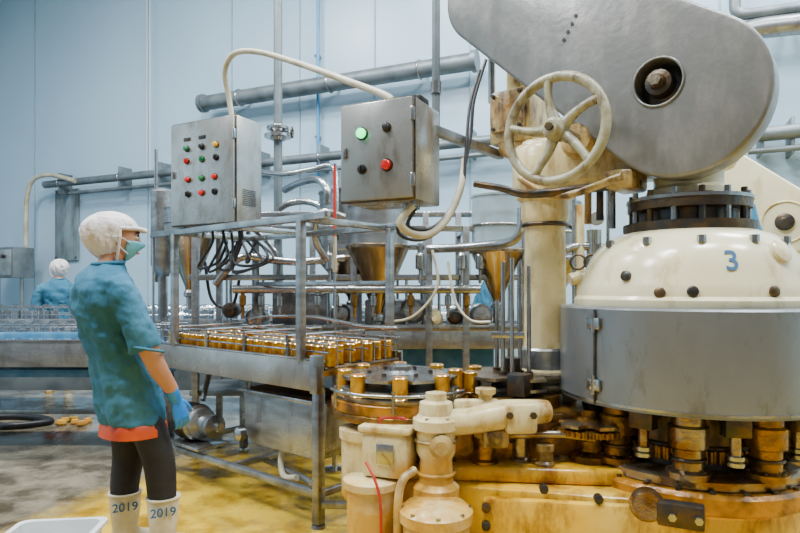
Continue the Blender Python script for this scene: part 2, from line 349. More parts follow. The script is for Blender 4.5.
for x in (-1.5,-1.1,-.7,-.3): cyl(g,'rail_bridge',(x,.02,.985),(x,CW-.02,.985),.008,STEEL,seg=8); [cyl(g,'bridge_post',(x,yy,.86),(x,yy,.99),.008,STEEL,seg=8) for yy in (.02,CW-.02)]
def sq(g,nm,p1,p2,w,mat=STEEL):
    p1=Vector(p1);p2=Vector(p2); d=p2-p1; rot=d.to_track_quat('Z','Y').to_matrix().to_4x4()
    return box(g,nm,(p1+p2)/2,(w,w,d.length),mat,rot=rot,bev=.005)
for x in (-1.6,-.02):
    for y in (.0,CW):
        sq(g,'leg',(x,y,.02),(x,y,.72),.05,BRUSH); lathe(g,'foot',[(0,0),(.04,0),(.035,.015),(.012,.02),(.012,.05),(0,.05)],(x,y,0),STEEL,16)
sq(g,'leg_front_post',(-.02,-.012,.70),(-.02,-.012,.90),.055,BRUSH)
for y in (0,CW): sq(g,'lower_brace',(-1.6,y,.17),(-.02,y,.17),.04,BRUSH)
for x in (-1.6,-.8,-.02): sq(g,'cross_brace',(x,0,.17),(x,CW,.17),.035,BRUSH)
sq(g,'mid_post',(-1.15,CW,.02),(-1.15,CW,.72),.045,BRUSH)
sq(g,'outrigger',(-.02,.0,.12),(.28,.22,.12),.035,BRUSH); sq(g,'outrigger_b',(-.02,.0,.22),(-.9,.3,.14),.03,BRUSH)
for x,y in ((-1.45,0),(-.16,0),(-.1,CW),(-1.45,CW)):
    sq(g,'guard_post',(x,y,.86),(x,y,1.62),.042,BRUSH)
for y in (0,CW): sq(g,'guard_rail',(-1.72,y,1.625),(.05,y,1.625),.04)
for x in (-1.45,-.8,-.13): sq(g,'guard_cross',(x,0,1.62),(x,CW,1.62),.036)
sq(g,'guard_low_rail',(-1.45,CW,1.28),(-.1,CW,1.28),.03)
sweep(g,'bent_bar',[(-1.3,.5,1.02),(-1.1,.5,1.05),(-.6,.5,1.06),(-.2,.5,1.02),(.1,.5,1.02)],.012,STEEL)
# drip trough
pts=[(-.82,.62),(-.80,.36),(-.72,.30),(-.14,.30),(-.08,.36),(-.06,.62)]
prism(g,'drip_trough',[(x,.10,z) for x,z in pts],(0,.34,0),BRUSH,bev=.008)
box(g,'trough_rim',(-.44,.27,.622),(.82,.40,.02),STEEL); box(g,'trough_shade_sheet',(-.44,.27,.634),(.72,.30,.006),CAVSHADE)  # flat dark sheet paints the shade of a hollow on the solid trough
for x in (-.75,-.13): 
    for y in (.1,.44): cyl(g,'trough_hanger',(x,y,.6),(x,y,.75),.01,STEEL,seg=8)
sweep(g,'drain_hose',[(-.5,.15,.3),(-.49,.13,.22),(-.42,.1,.16),(-.25,.05,.2)],.018,HOSE)
disc(g,'trough_valve',(-.78,.07,.36),(0,-1,0),[(0,0),(.04,0),(.04,.04),(.02,.05),(0,.05)],STEEL,16)
lathe(g,'gear_motor',[(0,-.16),(.07,-.16),(.11,-.13),(.115,-.12),(.115,.02),(.1,.03),(.1,.07),(.06,.09),(.05,.17),(.0,.17)],(0,0,0),BRUSH,32,M=axM((-1.27,.06,.36),(1,0,0)))
for k in range(6): lathe(g,'motor_fin',[(0,-.003),(.122,-.003),(.122,.003),(0,.003)],(0,0,0),DSTEEL,24,M=axM((-1.27-.11+k*.022,.06,.36),(1,0,0)))
box(g,'motor_plate',(-1.25,.06,.23),(.35,.24,.02),STEEL); sq(g,'motor_bracket',(-1.25,.02,.17),(-1.25,.02,.24),.03)
lathe(g,'coupling',[(0,0),(.07,0),(.075,.06),(.03,.07),(.03,.12),(0,.12)],(0,0,0),STEEL,24,M=axM((-1.12,.06,.36),(1,0,0)))
sweep(g,'slanted_pipe',[(-1.45,.3,.74),(-1.35,.2,.66),(-1.27,.1,.5)],.018,GALV)
g=G('food_cans',M); geo=[];geo2=[];geo3=[]
HC=.10
for r in range(6):
    y=.084+r*.098
    x=-L+.06+random.random()*.03
    while x<-.01:
        z=.835
        if random.random()<.93:
            geo.append(sweepgeo([(x,y,z),(x,y,z+HC)],.034,14,False))
            geo3+= [torusgeo(.033,.0034,Matrix.Translation((x,y,z+HC+.001)),14,5)]
            geo2.append(sweepgeo([(x,y,z+HC-.005),(x,y,z+HC+.003)],.0305,12,False))
        x+=.078+random.random()*.018
v,f=merge(geo); mk(g,'can_bodies',v,f,GOLD); v,f=merge(geo2); mk(g,'can_contents',v,f,AMBER); v,f=merge(geo3); mk(g,'can_rims',v,f,TINR)

# ---------------------------------------------------------------- control boxes
def ctrl(name,px,pyt,pyb,d,w,dep,yaw,btns,face=PANEL):
    z0=P(px,pyb,d).z; z1=P(px,pyt,d).z; c=P(px,0,d); g=G(name,frame((c.x,c.y,0),yaw)); h=z1-z0; zc=(z0+z1)/2
    box(g,'enclosure',(0,dep/2,zc),(w,dep,h),face,bev=.008)
    box(g,'door',(0,-.008,zc),(w-.012,.018,h-.012),face,bev=.004)
    box(g,'door_gasket',(0,.004,zc),(w+.006,.006,h+.006),DSTEEL,bev=0.001)
    for fz in (.18,.82): box(g,'hinge',(w/2-.004,-.012,z0+h*fz),(.018,.02,.06),STEEL)
    box(g,'latch',(-w/2+.03,-.022,zc),(.02,.012,.05),STEEL)
    for fx,fz,m,kd in btns:
        x=(fx-.5)*w; z=z0+h*(1-fz); r=.0165 if kd!='big' else .022
        if kd=='plate': box(g,'legend_plate',(x,-.019,z),(.06,.004,.022),m,bev=.001); continue
        disc(g,'button_bezel',(x,-.017,z),(0,-1,0),[(0,0),(r*1.35,0),(r*1.3,.006),(0,.006)],DSTEEL,20)
        if kd=='sw': 
            disc(g,'selector',(x,-.022,z),(0,-1,0),[(0,0),(r,0),(r,.012),(0,.012)],m,16); box(g,'selector_bar',(x,-.038,z),(.008,.014,r*1.8),m,bev=.002)
        else: disc(g,'button',(x,-.022,z),(0,-1,0),[(0,0),(r,0),(r,.014),(r*.8,.02),(0,.022)],m,20)
    return g,z0,z1,w,dep
g,z0,z1,w_,d_=ctrl('control_panel',203,120,225,3.86,.56,.24,rad(28),
 [(.28,.17,DSTEEL,'plate'),(.52,.17,DSTEEL,'plate'),(.28,.26,GRN,''),(.28,.38,RED,'sw'),(.52,.26,BLACK,''),(.52,.38,GRN,'sw'),(.74,.26,YLB,'') ,(.74,.38,BLACK,'sw'),(.3,.56,RED,''),(.52,.56,GRN,''),(.72,.56,RED,''),(.3,.70,BLACK,'sw'),(.52,.70,RED,''),(.72,.70,BLACK,'sw')])
for x in (-.2,.2): 
    for y in (.04,.2): cyl(g,'standoff',(x,y,1.60),(x,y,z0+.01),.015,STEEL)
for i in range(9): box(g,'vent',(w_/2+.002,.12,z0+.12+i*.012),(.006,.12,.004),CAVSHADE,bev=0)
for k in range(7):
    a=random.uniform(-.1,.25)
    sweep(g,'cable',[(a,.1,z0+.01),(a+.02,.1,z0-.1),(a+random.uniform(-.14,.2),.08,z0-.22-random.random()*.1),(a+random.uniform(-.05,.3),.1,z0-.3+random.random()*.12),(a+.1,.15,z0-.1)],.009,BLACK,seg=8)
g,z0,z1,w_,d_=ctrl('push_button_station',377,101,201,2.68,.37,.29,rad(26),
 [(.32,.32,GRNL,'big'),(.66,.29,BLACK,''),(.32,.68,BLACK,'sw'),(.66,.66,RED,'big')])
for k,(a,b) in enumerate(((.10,.10),(.13,.14),(.15,.06))):
    cyl(g,'gland',(a,b,z0-.03),(a,b,z0+.01),.016,STEEL,seg=12)
box(g,'foam_pad',(.15,.12,z1+.012),(.06,.1,.03),BLACK)
stM=g.M.copy(); stz0=z0; stz1=z1
def loc2w(v): return stM@Vector(v)

g=G('ivory_conduit'); sweep(g,'hose',[P(232,118,3.85),P(229,98,3.85),P(225,72,3.82),P(234,54,3.75),P(258,52,3.6),P(300,64,3.35),P(350,82,3.0),P(382,94,2.84),P(392,100,2.80)],.017,HOSE,seg=12)
g=G('overhead_conduit'); q=P(436,0,3.0); cyl(g,'run',(q.x,q.y,2.0),(q.x,q.y,HT),.02,GALV); 
lathe(g,'coupling',[(0,-.03),(.028,-.03),(.028,.03),(0,.03)],(q.x,q.y,2.25),STEEL,16)
cyl(g,'tie_arm',(q.x,q.y,2.03),(q.x-.1,q.y-.12,2.0),.012,STEEL)

# ---------------------------------------------------------------- seamer
def seamer_head(g,c,col=CREAM2,full=True):
    x,y=c
    lathe(g,'steel_skirt',[(.55,.755),(.575,.755),(.575,1.16),(.565,1.168),(.50,1.172),(0,1.172),(0,1.0),(.5,1.0),(.55,.98)],(x,y,0),SKIRT,96)
    lathe(g,'dome_flange',[(0,1.165),(.505,1.165),(.51,1.175),(.51,1.20),(.495,1.215),(0,1.215)],(x,y,0),col,72)
    lathe(g,'cam_dome',[(0,1.2),(.487,1.2),(.487,1.245),(.475,1.27),(.46,1.33),(.435,1.39),(.40,1.44),(.35,1.48),(.29,1.503),(0,1.51)],(x,y,0),col,72)
    bolts(g,'dome_bolts',c,.40,1.435,12,.018,.03,STEEL,.2)
    lathe(g,'bearing_seat',[(0,1.5),(.28,1.5),(.285,1.52),(.285,1.545),(0,1.55)],(x,y,0),DSTEEL,48)
    lathe(g,'bearing_collar',[(0,1.54),(.21,1.54),(.21,1.60),(.265,1.605),(.265,1.655),(.255,1.665),(0,1.67)],(x,y,0),DSTEEL,48)
    lathe(g,'bearing_band',[(0,1.645),(.27,1.645),(.27,1.66),(0,1.66)],(x,y,0),STEEL,48)
    for i in range(14):
        a=i*2*math.pi/14; p=(x+.245*math.cos(a),y+.245*math.sin(a)); cyl(g,'collar_stud',(*p,1.53),(*p,1.69),.014,STEEL if i%2 else DSTEEL,seg=8)
    lathe(g,'spindle_neck',[(0,1.66),(.185,1.66),(.18,1.70),(.15,1.72),(.15,1.86),(0,1.86)],(x,y,0),col,40)
    lathe(g,'skirt_seam_ring',[(0,.765),(.579,.765),(.579,.775),(0,.775)],(x,y,0),STEEL,96)
    lathe(g,'turret_core',[(0,.44),(.30,.44),(.30,.58),(.34,.6),(.34,.78),(0,.78)],(x,y,0),DSTEEL,40)
    gear(g,'turret_gear',c,.315,60,.52,.05,BRASS)
    d0=math.atan2(-y,-x)
    for i in range(8):
        a=d0+i*math.pi/4; p=Vector((x+.40*math.cos(a),y+.40*math.sin(a),0))
        lathe(g,'seaming_chuck',[(0,.485),(.085,.485),(.085,.51),(.06,.52),(.06,.60),(.078,.61),(.078,.69),(.065,.70),(.065,.78),(0,.78)],p,BRASS if i%2 else CHUCK,24)
        torus(g,'chuck_ring',(p.x,p.y,.56),(0,0,1),.062,.008,DSTEEL,24); bolts(g,'chuck_bolts',p,.07,.51,6,.008,.01,DSTEEL)
        a2=a+math.pi/8; p=(x+.44*math.cos(a2),y+.44*math.sin(a2)); box(g,'roll_arm',(*p,.71),(.06,.10,.09),DSTEEL,rz=a2); cyl(g,'roll_pin',(*p,.56),(*p,.70),.022,CHUCK,seg=12)
        lathe(g,'seaming_roll',[(0,.55),(.035,.55),(.035,.565),(.025,.57),(.035,.575),(.035,.59),(0,.59)],(*p,0),STEEL,20)
    lathe(g,'turntable_ring',[(0,.44),(.44,.44),(.455,.45),(.455,.482),(.44,.492),(0,.492)],(x,y,0),CHUCK,72)
    lathe(g,'base_flange',[(0,.36),(.49,.36),(.50,.37),(.50,.43),(.485,.445),(0,.445)],(x,y,0),YELD,72)
    bolts(g,'flange_bolts',c,.472,.443,24,.012,.014,DSTEEL)
    lathe(g,'pedestal',[(0,0),(.52,0),(.52,.05),(.47,.08),(.46,.34),(.48,.37),(0,.37)],(x,y,0),YEL,72)
H=(1.344,2.80)
g=G('can_seaming_machine'); S=g
seamer_head(g,H)
aa=math.atan2(-H[1],-H[0])+rad(-38)
p=(H[0]+.578*math.cos(aa),H[1]+.578*math.sin(aa)); box(g,'skirt_seam',(*p,.96),(.008,.012,.40),DSTEEL,rz=aa,bev=.001)
for z in (.84,1.1):
    box(g,'skirt_hinge',(H[0]+.585*math.cos(aa),H[1]+.585*math.sin(aa),z),(.016,.07,.05),STEEL,rz=aa); cyl(g,'hinge_pin',(p[0]+.01*math.cos(aa),p[1]+.012*math.sin(aa),z-.04),(p[0]+.01*math.cos(aa),p[1]+.012*math.sin(aa),z+.04),.009,STEEL,seg=8)
da=math.atan2(-H[1],-H[0])
def domep(ang,r,z): return Vector((H[0]+r*math.cos(ang),H[1]+r*math.sin(ang),z))
a=da+rad(20); text(g,'number_mark','3',.12,domep(a,.452,1.355),a+math.pi/2,INK,tilt=rad(22))
for aa,r,z,n in ((da-rad(30),.475,1.30,0),(da+rad(2),.492,1.235,0),(da-rad(12),.492,1.23,0),(da+rad(38),.49,1.235,0)):
    p=domep(aa,r-.012,z); d=Vector((math.cos(aa),math.sin(aa),.15)); disc(g,'dome_plug',p,d,[(0,0),(.022,0),(.022,.018),(.014,.022),(0,.022)],DSTEEL,16)
aa=da+rad(50); disc(g,'inspection_boss',domep(aa,.40,1.38),(math.cos(aa),math.sin(aa),.5),[(0,0),(.05,0),(.05,.05),(.03,.06),(0,.06)],CREAM2,24)
# base casting
pts=hull2((.03,2.92),.25,(H[0],H[1]),.44)
prism(g,'base_casting',[(p.x,p.y,0) for p in pts],(0,0,.40),YEL,bev=.03)
pts=hull2((.02,2.94),.28,(.9,2.9),.34)
prism(g,'base_deck',[(p.x,p.y,.40) for p in pts],(0,0,.07),YEL,bev=.02)
pts=hull2((.02,2.95),.24,(.75,3.0),.26)
prism(g,'upper_deck',[(p.x,p.y,.46) for p in pts],(0,0,.19),YELD,bev=.02)
pts=hull2((.01,2.95),.34,(.72,3.02),.30)
prism(g,'feed_table',[(p.x,p.y,.64) for p in pts],(0,0,.04),BRASS,bev=.01)
def star(c,R,n,z,mat,ph=0,th=.014):
    pts=[]
    for i in range(n*8):
        a=ph+2*math.pi*i/(n*8); r=R-.055*max(0,math.cos(a*n-ph*n))**.8; pts.append((c[0]+r*math.cos(a),c[1]+r*math.sin(a),z))
    return prism(S,'star_wheel',pts,(0,0,th),mat)
sc=(.0,2.95)
lathe(g,'star_drum',[(0,.68),(.33,.68),(.335,.69),(.335,.725),(.32,.735),(0,.735)],(*sc,0),YELD,60)
gear(g,'star_gear',sc,.30,56,.655,.025,BRASS)
lathe(g,'star_table',[(0,.735),(.325,.735),(.325,.748),(0,.748)],(*sc,0),CHUCK,60)
star(sc,.29,8,.765,BRUSH); star(sc,.285,8,.82,STEEL)
lathe(g,'star_hub',[(0,.74),(.09,.74),(.09,.835),(.06,.85),(.06,.87),(.02,.88),(0,.88)],(*sc,0),STEEL,30)
bolts(g,'hub_bolts',sc,.15,.834,6,.012,.014,DSTEEL)
for a0,a1 in ((200,330),(20,110)):
    pts=[(sc[0]+.345*math.cos(rad(t)),sc[1]+.345*math.sin(rad(t)),.775) for t in range(a0,a1,8)]
    sweep(g,'curved_guide',pts,.008,STEEL,k=2); 
    for t in (a0+10,(a0+a1)/2,a1-16): cyl(g,'guide_stud',(sc[0]+.345*math.cos(rad(t)),sc[1]+.345*math.sin(rad(t)),.70),(sc[0]+.345*math.cos(rad(t)),sc[1]+.345*math.sin(rad(t)),.80),.008,STEEL,seg=8)
s2=(.56,3.02)
lathe(g,'transfer_drum',[(0,.68),(.25,.68),(.25,.735),(0,.735)],(*s2,0),BRASS,48); star(s2,.24,6,.76,STEEL,.3); star(s2,.24,6,.81,CHUCK,.3)
lathe(g,'transfer_hub',[(0,.74),(.10,.74),(.10,.80),(.05,.82),(.05,.9),(0,.9)],(*s2,0),DSTEEL,30); bolts(g,'transfer_bolts',s2,.08,.80,6,.01,.012,STEEL)
s3=(.86,2.72)
gear(g,'discharge_gear',s3,.15,34,.60,.025,BRASS)
star(s3,.17,6,.64,CHUCK,.2)
lathe(g,'discharge_post',[(0,.38),(.09,.38),(.09,.5),(.06,.52),(.06,.66),(.04,.67),(.04,.70),(0,.70)],(*s3,0),BRASS,24)
for k,(dx,dy,zz,rr_) in enumerate(((.28,-.15,.56,.05),(.45,-.12,.60,.04),(.62,-.05,.58,.06),(.1,-.12,.55,.045),(.36,.0,.66,.08),(.54,-.2,.53,.035))):
    lathe(g,'linkage_post',[(0,.45),(rr_*1.3,.45),(rr_*1.3,.48),(rr_,.49),(rr_,zz),(rr_*1.15,zz+.005),(rr_*1.15,zz+.03),(0,zz+.03)],(.1+dx,2.85+dy,0),(BRASS,CHUCK,CREAMD)[k%3],20)
sweep(g,'linkage_bar',[(.38,2.70,.58),(.55,2.66,.60),(.72,2.66,.60),(.86,2.66,.58)],.018,CHUCK)
gear(g,'idler_gear',(.46,2.80),.10,26,.55,.03,DSTEEL)
# rods
for px,d,t,b in ((503,2.95,262,385),(512,2.92,258,392),(520,3.0,262,380),(529,2.95,266,385),(497,3.1,300,380)):
    a=P(px,t,d); z=.74; cyl(g,'feed_rod',(a.x,a.y,z),(a.x,a.y,a.z),.011,STEEL,seg=12); lathe(g,'rod_collar',[(0,0),(.02,0),(.02,.03),(0,.03)],(a.x,a.y,.8+.01),DSTEEL,14)
box(g,'rod_clamp',(.53,2.95,1.02),(.16,.05,.03),STEEL,rz=-.2)
q=P(520,385,2.8); box(g,'feed_block',(q.x,q.y,.80),(.09,.09,.10),DSTEEL,rz=-YAW)
# main column
cc=(.764,3.16)
lathe(g,'main_column',[(0,.60),(.19,.60),(.19,.66),(.16,.70),(.16,.80),(.13,.84),(.112,.92),(.108,1.2),(.104,1.56),(.118,1.60),(.125,1.62),(.125,1.70),(.15,1.72),(.15,1.76),(0,1.76)],(*cc,0),CREAM,40)
lathe(g,'column_gland',[(0,.80),(.135,.80),(.135,.93),(.125,.94),(0,.94)],(*cc,0),BRUSH,40)
cyl(g,'column_foot',(*cc,.30),(*cc,.62),.17,YEL)
torus(g,'column_ring',(*cc,1.58),(0,0,1),.112,.012,DSTEEL)
a=Vector((cc[0]-.1,cc[1]+.02,1.86)); b=Vector((H[0]+.1,H[1]-.02,1.93)); d=b-a
box(g,'overarm',(a+b)/2,(d.length,.24,.24),CREAM,rz=math.atan2(d.y,d.x),bev=.04)
lathe(g,'overarm_boss',[(0,1.80),(.19,1.80),(.21,1.83),(.21,2.0),(.19,2.03),(0,2.03)],(*H,0),CREAM2,40)
lathe(g,'column_cap',[(0,1.75),(.16,1.75),(.17,1.78),(.17,1.96),(.15,1.99),(0,1.99)],(*cc,0),CREAM,40)
# belt guard cover
PL=2.72
c1=onplane(487,-10,PL); c2=onplane(679,95,PL); 
MC=frame((c2.x,c2.y,0)); Mi=MC.inverted()
l1=Mi@c1; r2=82*c2.y/F; r1=50*c1.y/F
pts=hull2((l1.x,l1.z),r1,(0,c2.z),r2)
cov=prism(None,'cov',[MC@Vector((p.x,0,p.y)) for p in pts],N*.14,COVER,bev=.018)
hc=onplane(658,82,PL); 
cut=cyl(None,'cut',hc-N*.1,hc+N*.11,.10,CAVSHADE,seg=40)
m=cov.modifiers.new('b','BOOLEAN'); m.object=cut; m.solver='EXACT'; m.operation='DIFFERENCE'; apply(cov)
for s in range(len(cov.data.materials)-1,0,-1): cov.data.materials.pop(index=s)
bpy.data.objects.remove(cut); cov.name='belt_guard'; cov.parent=g.e; g.parts.append(cov); cov.data.shade_smooth(); cov.data.set_sharp_from_angle(angle=rad(30))
torus(g,'guard_hole_rim',hc-N*.002,N,.105,.006,COVER,40)
disc(g,'guard_hole_back',hc+N*.10,-N,[(0,0),(.104,0),(.104,.01),(0,.01)],CAVSHADE)  # near-black disc paints the shade at the back of the hole
disc(g,'pulley_hub',hc+N*.09,-N,[(0,0),(.085,0),(.085,.02),(.06,.03),(.055,.09),(.035,.095),(.03,.12),(0,.12)],DSTEEL,32)
disc(g,'shaft_nut',hc-N*.02,-N,[(0,0),(.026,0),(.026,.03),(0,.03)],CHUCK,6)
for i,(px,py) in enumerate(((576,16),(572,24),(568,32),(564,40))):
    q=onplane(px,py,PL)-N*.001; disc(g,'guard_slot',q,-N,[(0,0),(.009,0),(.009,.003),(0,.003)],CAVSHADE,12)
q=onplane(683,120,PL)+N*.14; cyl(g,'guard_standoff',q,q+N*.14+Vector((0,0,-.02)),.12,CREAM)
# drive gearbox below left lobe
q=onplane(515,118,2.93); Mg=frame((q.x,q.y,0))
box(g,'gearbox',(0,.05,q.z),(.26,.24,.30),CREAMD,M=Mg,bev=.03); box(g,'gearbox_lid',(0,-.08,q.z+.02),(.20,.03,.22),CREAMD,M=Mg,bev=.01)
for x in (-.08,.08):
    for z in (-.07,.11): disc(g,'lid_bolt',Mg@Vector((x,-.095,q.z+z)),-N,[(0,0),(.011,0),(.011,.012),(0,.012)],DSTEEL,6)
cyl(g,'gearbox_neck',Mg@Vector((0,.05,q.z+.1)),Mg@Vector((0,.05,q.z+.42)),.07,CREAMD)
box(g,'gearbox_arm',Mg@Vector((.16,.05,q.z-.14)),(.5,.18,.14),CREAMD,rz=-YAW+.1,bev=.03)
cyl(g,'motor_mount_rod',Mg@Vector((-.16,.02,q.z+.12)),Mg@Vector((-.16,.02,q.z+.4)),.02,STEEL)
# handwheel
hw=onplane(555,129,2.50); R=.232
torus(g,'handwheel_rim',hw,-N,R,.023,WHEEL,64)
xa=U; za=Vector((0,0,1))
for i in range(5):
    a=rad(90+8+i*72); d=math.cos(a)*xa+math.sin(a)*za; s=-math.sin(a)*xa+math.cos(a)*za
    sweep(g,'handwheel_spoke',[hw+N*.02+d*.03,hw+N*.012+d*.10+s*.012,hw+d*.17+s*.010,hw+d*(R-.005)],[.030,.022,.018,.022],WHEEL,seg=10)
disc(g,'handwheel_hub',hw+N*.05,-N,[(0,0),(.05,0),(.055,.03),(.05,.07),(.035,.08),(.03,.10),(0,.10)],WHEEL,28)
disc(g,'handwheel_nut',hw-N*.05,-N,[(0,0),(.018,0),(.018,.02),(0,.02)],DSTEEL,6)
cyl(g,'handwheel_shaft',hw+N*.02,hw+N*.50,.026,STEEL)
disc(g,'shaft_bearing',hw+N*.30,-N,[(0,0),(.09,0),(.09,.05),(.07,.08),(0,.08)],CREAMD,28)
sweep(g,'clutch_lever',[onplane(474,184,2.55),onplane(500,188,2.6),onplane(530,194,2.66),onplane(600,187,2.75),onplane(640,183,2.85)],[.016,.018,.022,.022,.02],DSTEEL)
sweep(g,'throttle_bar',[onplane(520,178,2.75),onplane(560,196,2.7),onplane(622,176,2.7)],.018,CREAMD)
q=onplane(622,180,2.78); box(g,'lever_bracket',q+N*.06,(.13,.22,.09),CREAMD,rz=-YAW,bev=.02)
for k,(px,py) in enumerate(((600,196),(612,204),(588,200))):
    q=onplane(px,py,2.9); cyl(g,'linkage_pin',q+Vector((0,0,-.12)),q+Vector((0,0,.08)),.018,(DSTEEL,STEEL,CREAMD)[k],seg=12)
# station mount arm
b=Mg@Vector((-.1,.0,0)); b.z=stz1-.09
a=loc2w((.15,.16,stz1-.09))
rot=(b-a).to_track_quat('X','Z').to_matrix().to_4x4(); box(g,'station_arm',(a+b)/2,((b-a).length+.04,.04,.045),BRUSH,rot=rot)
bz=stz0-.02
def cb(pts,r,m): sweep(g,'station_cable',pts,r,m,seg=10)
cb([loc2w((.10,.10,bz)),P(398,232,2.72),P(420,240,2.78),P(445,225,2.85),P(462,190,2.95),P(466,150,3.0),P(470,105,3.05),P(480,70,3.1)],.008,BLACK)
cb([loc2w((.13,.14,bz)),P(408,226,2.8),P(432,228,2.85),P(455,200,2.95),P(470,140,3.05),P(474,100,3.1),P(486,60,3.15)],.009,BLACK)
cb([loc2w((.15,.06,bz)),P(400,222,2.65),P(412,234,2.68),P(432,233,2.75),P(450,214,2.85),P(461,185,2.95),P(464,160,3.05)],.017,HOSE)
# lower front housings
q=P(436,0,2.58)
lathe(g,'cam_follower_housing',[(0,.36),(.10,.36),(.10,.40),(.075,.42),(.07,.52),(.085,.55),(.085,.64),(.10,.65),(.10,.69),(.075,.71),(.07,.76),(.045,.77),(.045,.80),(0,.80)],(q.x,q.y,0),CREAM,32)
bolts(g,'housing_bolts',(q.x,q.y),.083,.69,6,.010,.015,STEEL)
sweep(g,'housing_arm',[(q.x,q.y,.67),(q.x+.14,q.y-.01,.68),(q.x+.30,q.y+.03,.70),(q.x+.50,q.y+.1,.70)],[.06,.055,.065,.05],CREAM,seg=14)
box(g,'arm_block',(q.x+.36,q.y+.03,.69),(.14,.13,.13),CREAM,rz=.1,bev=.02)
box(g,'arm_saddle',(q.x+.25,q.y+.05,.60),(.12,.14,.08),CREAMD,rz=.1,bev=.02); box(g,'arm_rib',(q.x+.18,q.y+.04,.74),(.2,.05,.05),CREAM,rz=.05,bev=.015)
for dx in (.31,.41): disc(g,'block_bolt',(q.x+dx,q.y-.035,.71),(0,-1,0),[(0,0),(.016,0),(.016,.014),(0,.014)],DSTEEL,6)
for dz in (.46,.60,.67): torus(g,'housing_bead',(q.x,q.y,dz),(0,0,1),.078 if dz<.5 else .09,.008,CREAMD,32)
lathe(g,'arm_stud',[(0,.6),(.05,.6),(.05,.64),(.03,.66),(.03,.78),(.045,.79),(.045,.81),(0,.81)],(q.x+.22,q.y+.05,0),CREAMD,20)
disc(g,'side_boss',(q.x+.02,q.y-.06,.59),(-.1,-1,0),[(0,0),(.05,0),(.05,.04),(.03,.05),(.03,.06),(0,.06)],CREAMD,24)
q=P(392,0,2.66)
box(g,'lubricator_box',(q.x,q.y,.53),(.22,.2,.20),CREAM,rz=-.35,bev=.025); box(g,'lubricator_lid',(q.x,q.y,.64),(.24,.22,.03),CREAM,rz=-.35,bev=.01)
sweep(g,'lid_handle',[(q.x-.05,q.y-.03,.65),(q.x-.04,q.y-.03,.68),(q.x+.05,q.y-.04,.68),(q.x+.06,q.y-.04,.65)],.009,REDP)
box(g,'sight_window',(q.x-.03,q.y-.105,.54),(.08,.01,.09),STEEL,rz=-.35)
q=P(365,0,2.80); lathe(g,'side_cylinder',[(0,.28),(.10,.28),(.11,.3),(.11,.55),(.12,.56),(.12,.60),(.05,.62),(0,.62)],(q.x,q.y,0),CREAM,32)
q=P(436,0,2.44); lathe(g,'front_cylinder',[(0,.0),(.16,.0),(.16,.04),(.135,.06),(.135,.30),(.15,.31),(.15,.35),(.12,.375),(.05,.385),(0,.385)],(q.x,q.y,0),CREAM,40)
bolts(g,'front_cylinder_bolts',(q.x,q.y),.135,.35,8,.011,.014,STEEL)
q=P(372,0,2.62); lathe(g,'pump_body',[(0,.05),(.11,.05),(.11,.38),(.125,.39),(.125,.42),(0,.43)],(q.x,q.y,0),CREAM,32)
sweep(g,'red_lube_line',[P(366,462,2.5),P(374,478,2.46),P(380,500,2.44),P(381,540,2.44),P(382,565,2.44)],.006,REDP)
sweep(g,'drain_pipe',[P(415,470,2.5),P(403,480,2.46),P(398,505,2.44),P(398,560,2.44)],.018,CREAMD)
box(g,'front_door',(P(560,0,2.42).x,2.43,.22),(.62,.05,.34),YEL,rz=-.16,bev=.02)
for px,py in ((487,509),(487,527),(600,500),(545,490)):
    q=P(px,py,2.42 if px<520 else 2.38); disc(g,'apron_bolt',q+Vector((0,.03,0)),(-.1,-1,0),[(0,0),(.018,0),(.018,.03),(.010,.035),(0,.035)],DSTEEL,12)
q=P(652,512,2.22); disc(g,'drain_cap',q+Vector((.02,.1,0)),(-.35,-1,.1),[(0,0),(.06,0),(.065,.04),(.05,.07),(0,.07)],CHUCK,24)
q=P(690,522,2.15); box(g,'gib_plate',(q.x,q.y+.07,q.z),(.16,.06,.09),DSTEEL,rz=-.45,bev=.01)
for dx in (-.04,.04): disc(g,'gib_bolt',(q.x+dx,q.y+.035-dx*.45,q.z),(-.4,-1,0),[(0,0),(.015,0),(.015,.02),(0,.02)],STEEL,6)
q=P(762,505,2.45); disc(g,'side_stud',q+Vector((-.1,.0,0)),(1,-.25,0),[(0,0),(.05,0),(.05,.03),(.028,.035),(.028,.11),(.036,.11),(.036,.15),(0,.15)],YELD,20)
# cans on star wheels
gc=G('food_cans'); geo=[];g2=[];g3=[]
def can(x,y,z,h=.10):
    geo.append(sweepgeo([(x,y,z),(x,y,z+h)],.036,18,False)); g3.append(torusgeo(.035,.0035,Matrix.Translation((x,y,z+h)),18,5)); g3.append(torusgeo(.036,.003,Matrix.Translation((x,y,z+.004)),18,5)); g2.append(sweepgeo([(x,y,z+h-.004),(x,y,z+h+.001)],.031,14,False))
for i in range(8):
    a=i*math.pi/4; can(sc[0]+.272*math.cos(a),sc[1]+.272*math.sin(a),.749)
for i in (0,1,2,3): 
    a=.3+i*math.pi/3; can(s2[0]+.225*math.cos(a),s2[1]+.225*math.sin(a),.736)
v,f=merge(geo); mk(gc,'can_bodies',v,f,GOLD); v,f=merge(g2); mk(gc,'can_contents',v,f,AMBER); v,f=merge(g3); mk(gc,'can_rims',v,f,TINR)

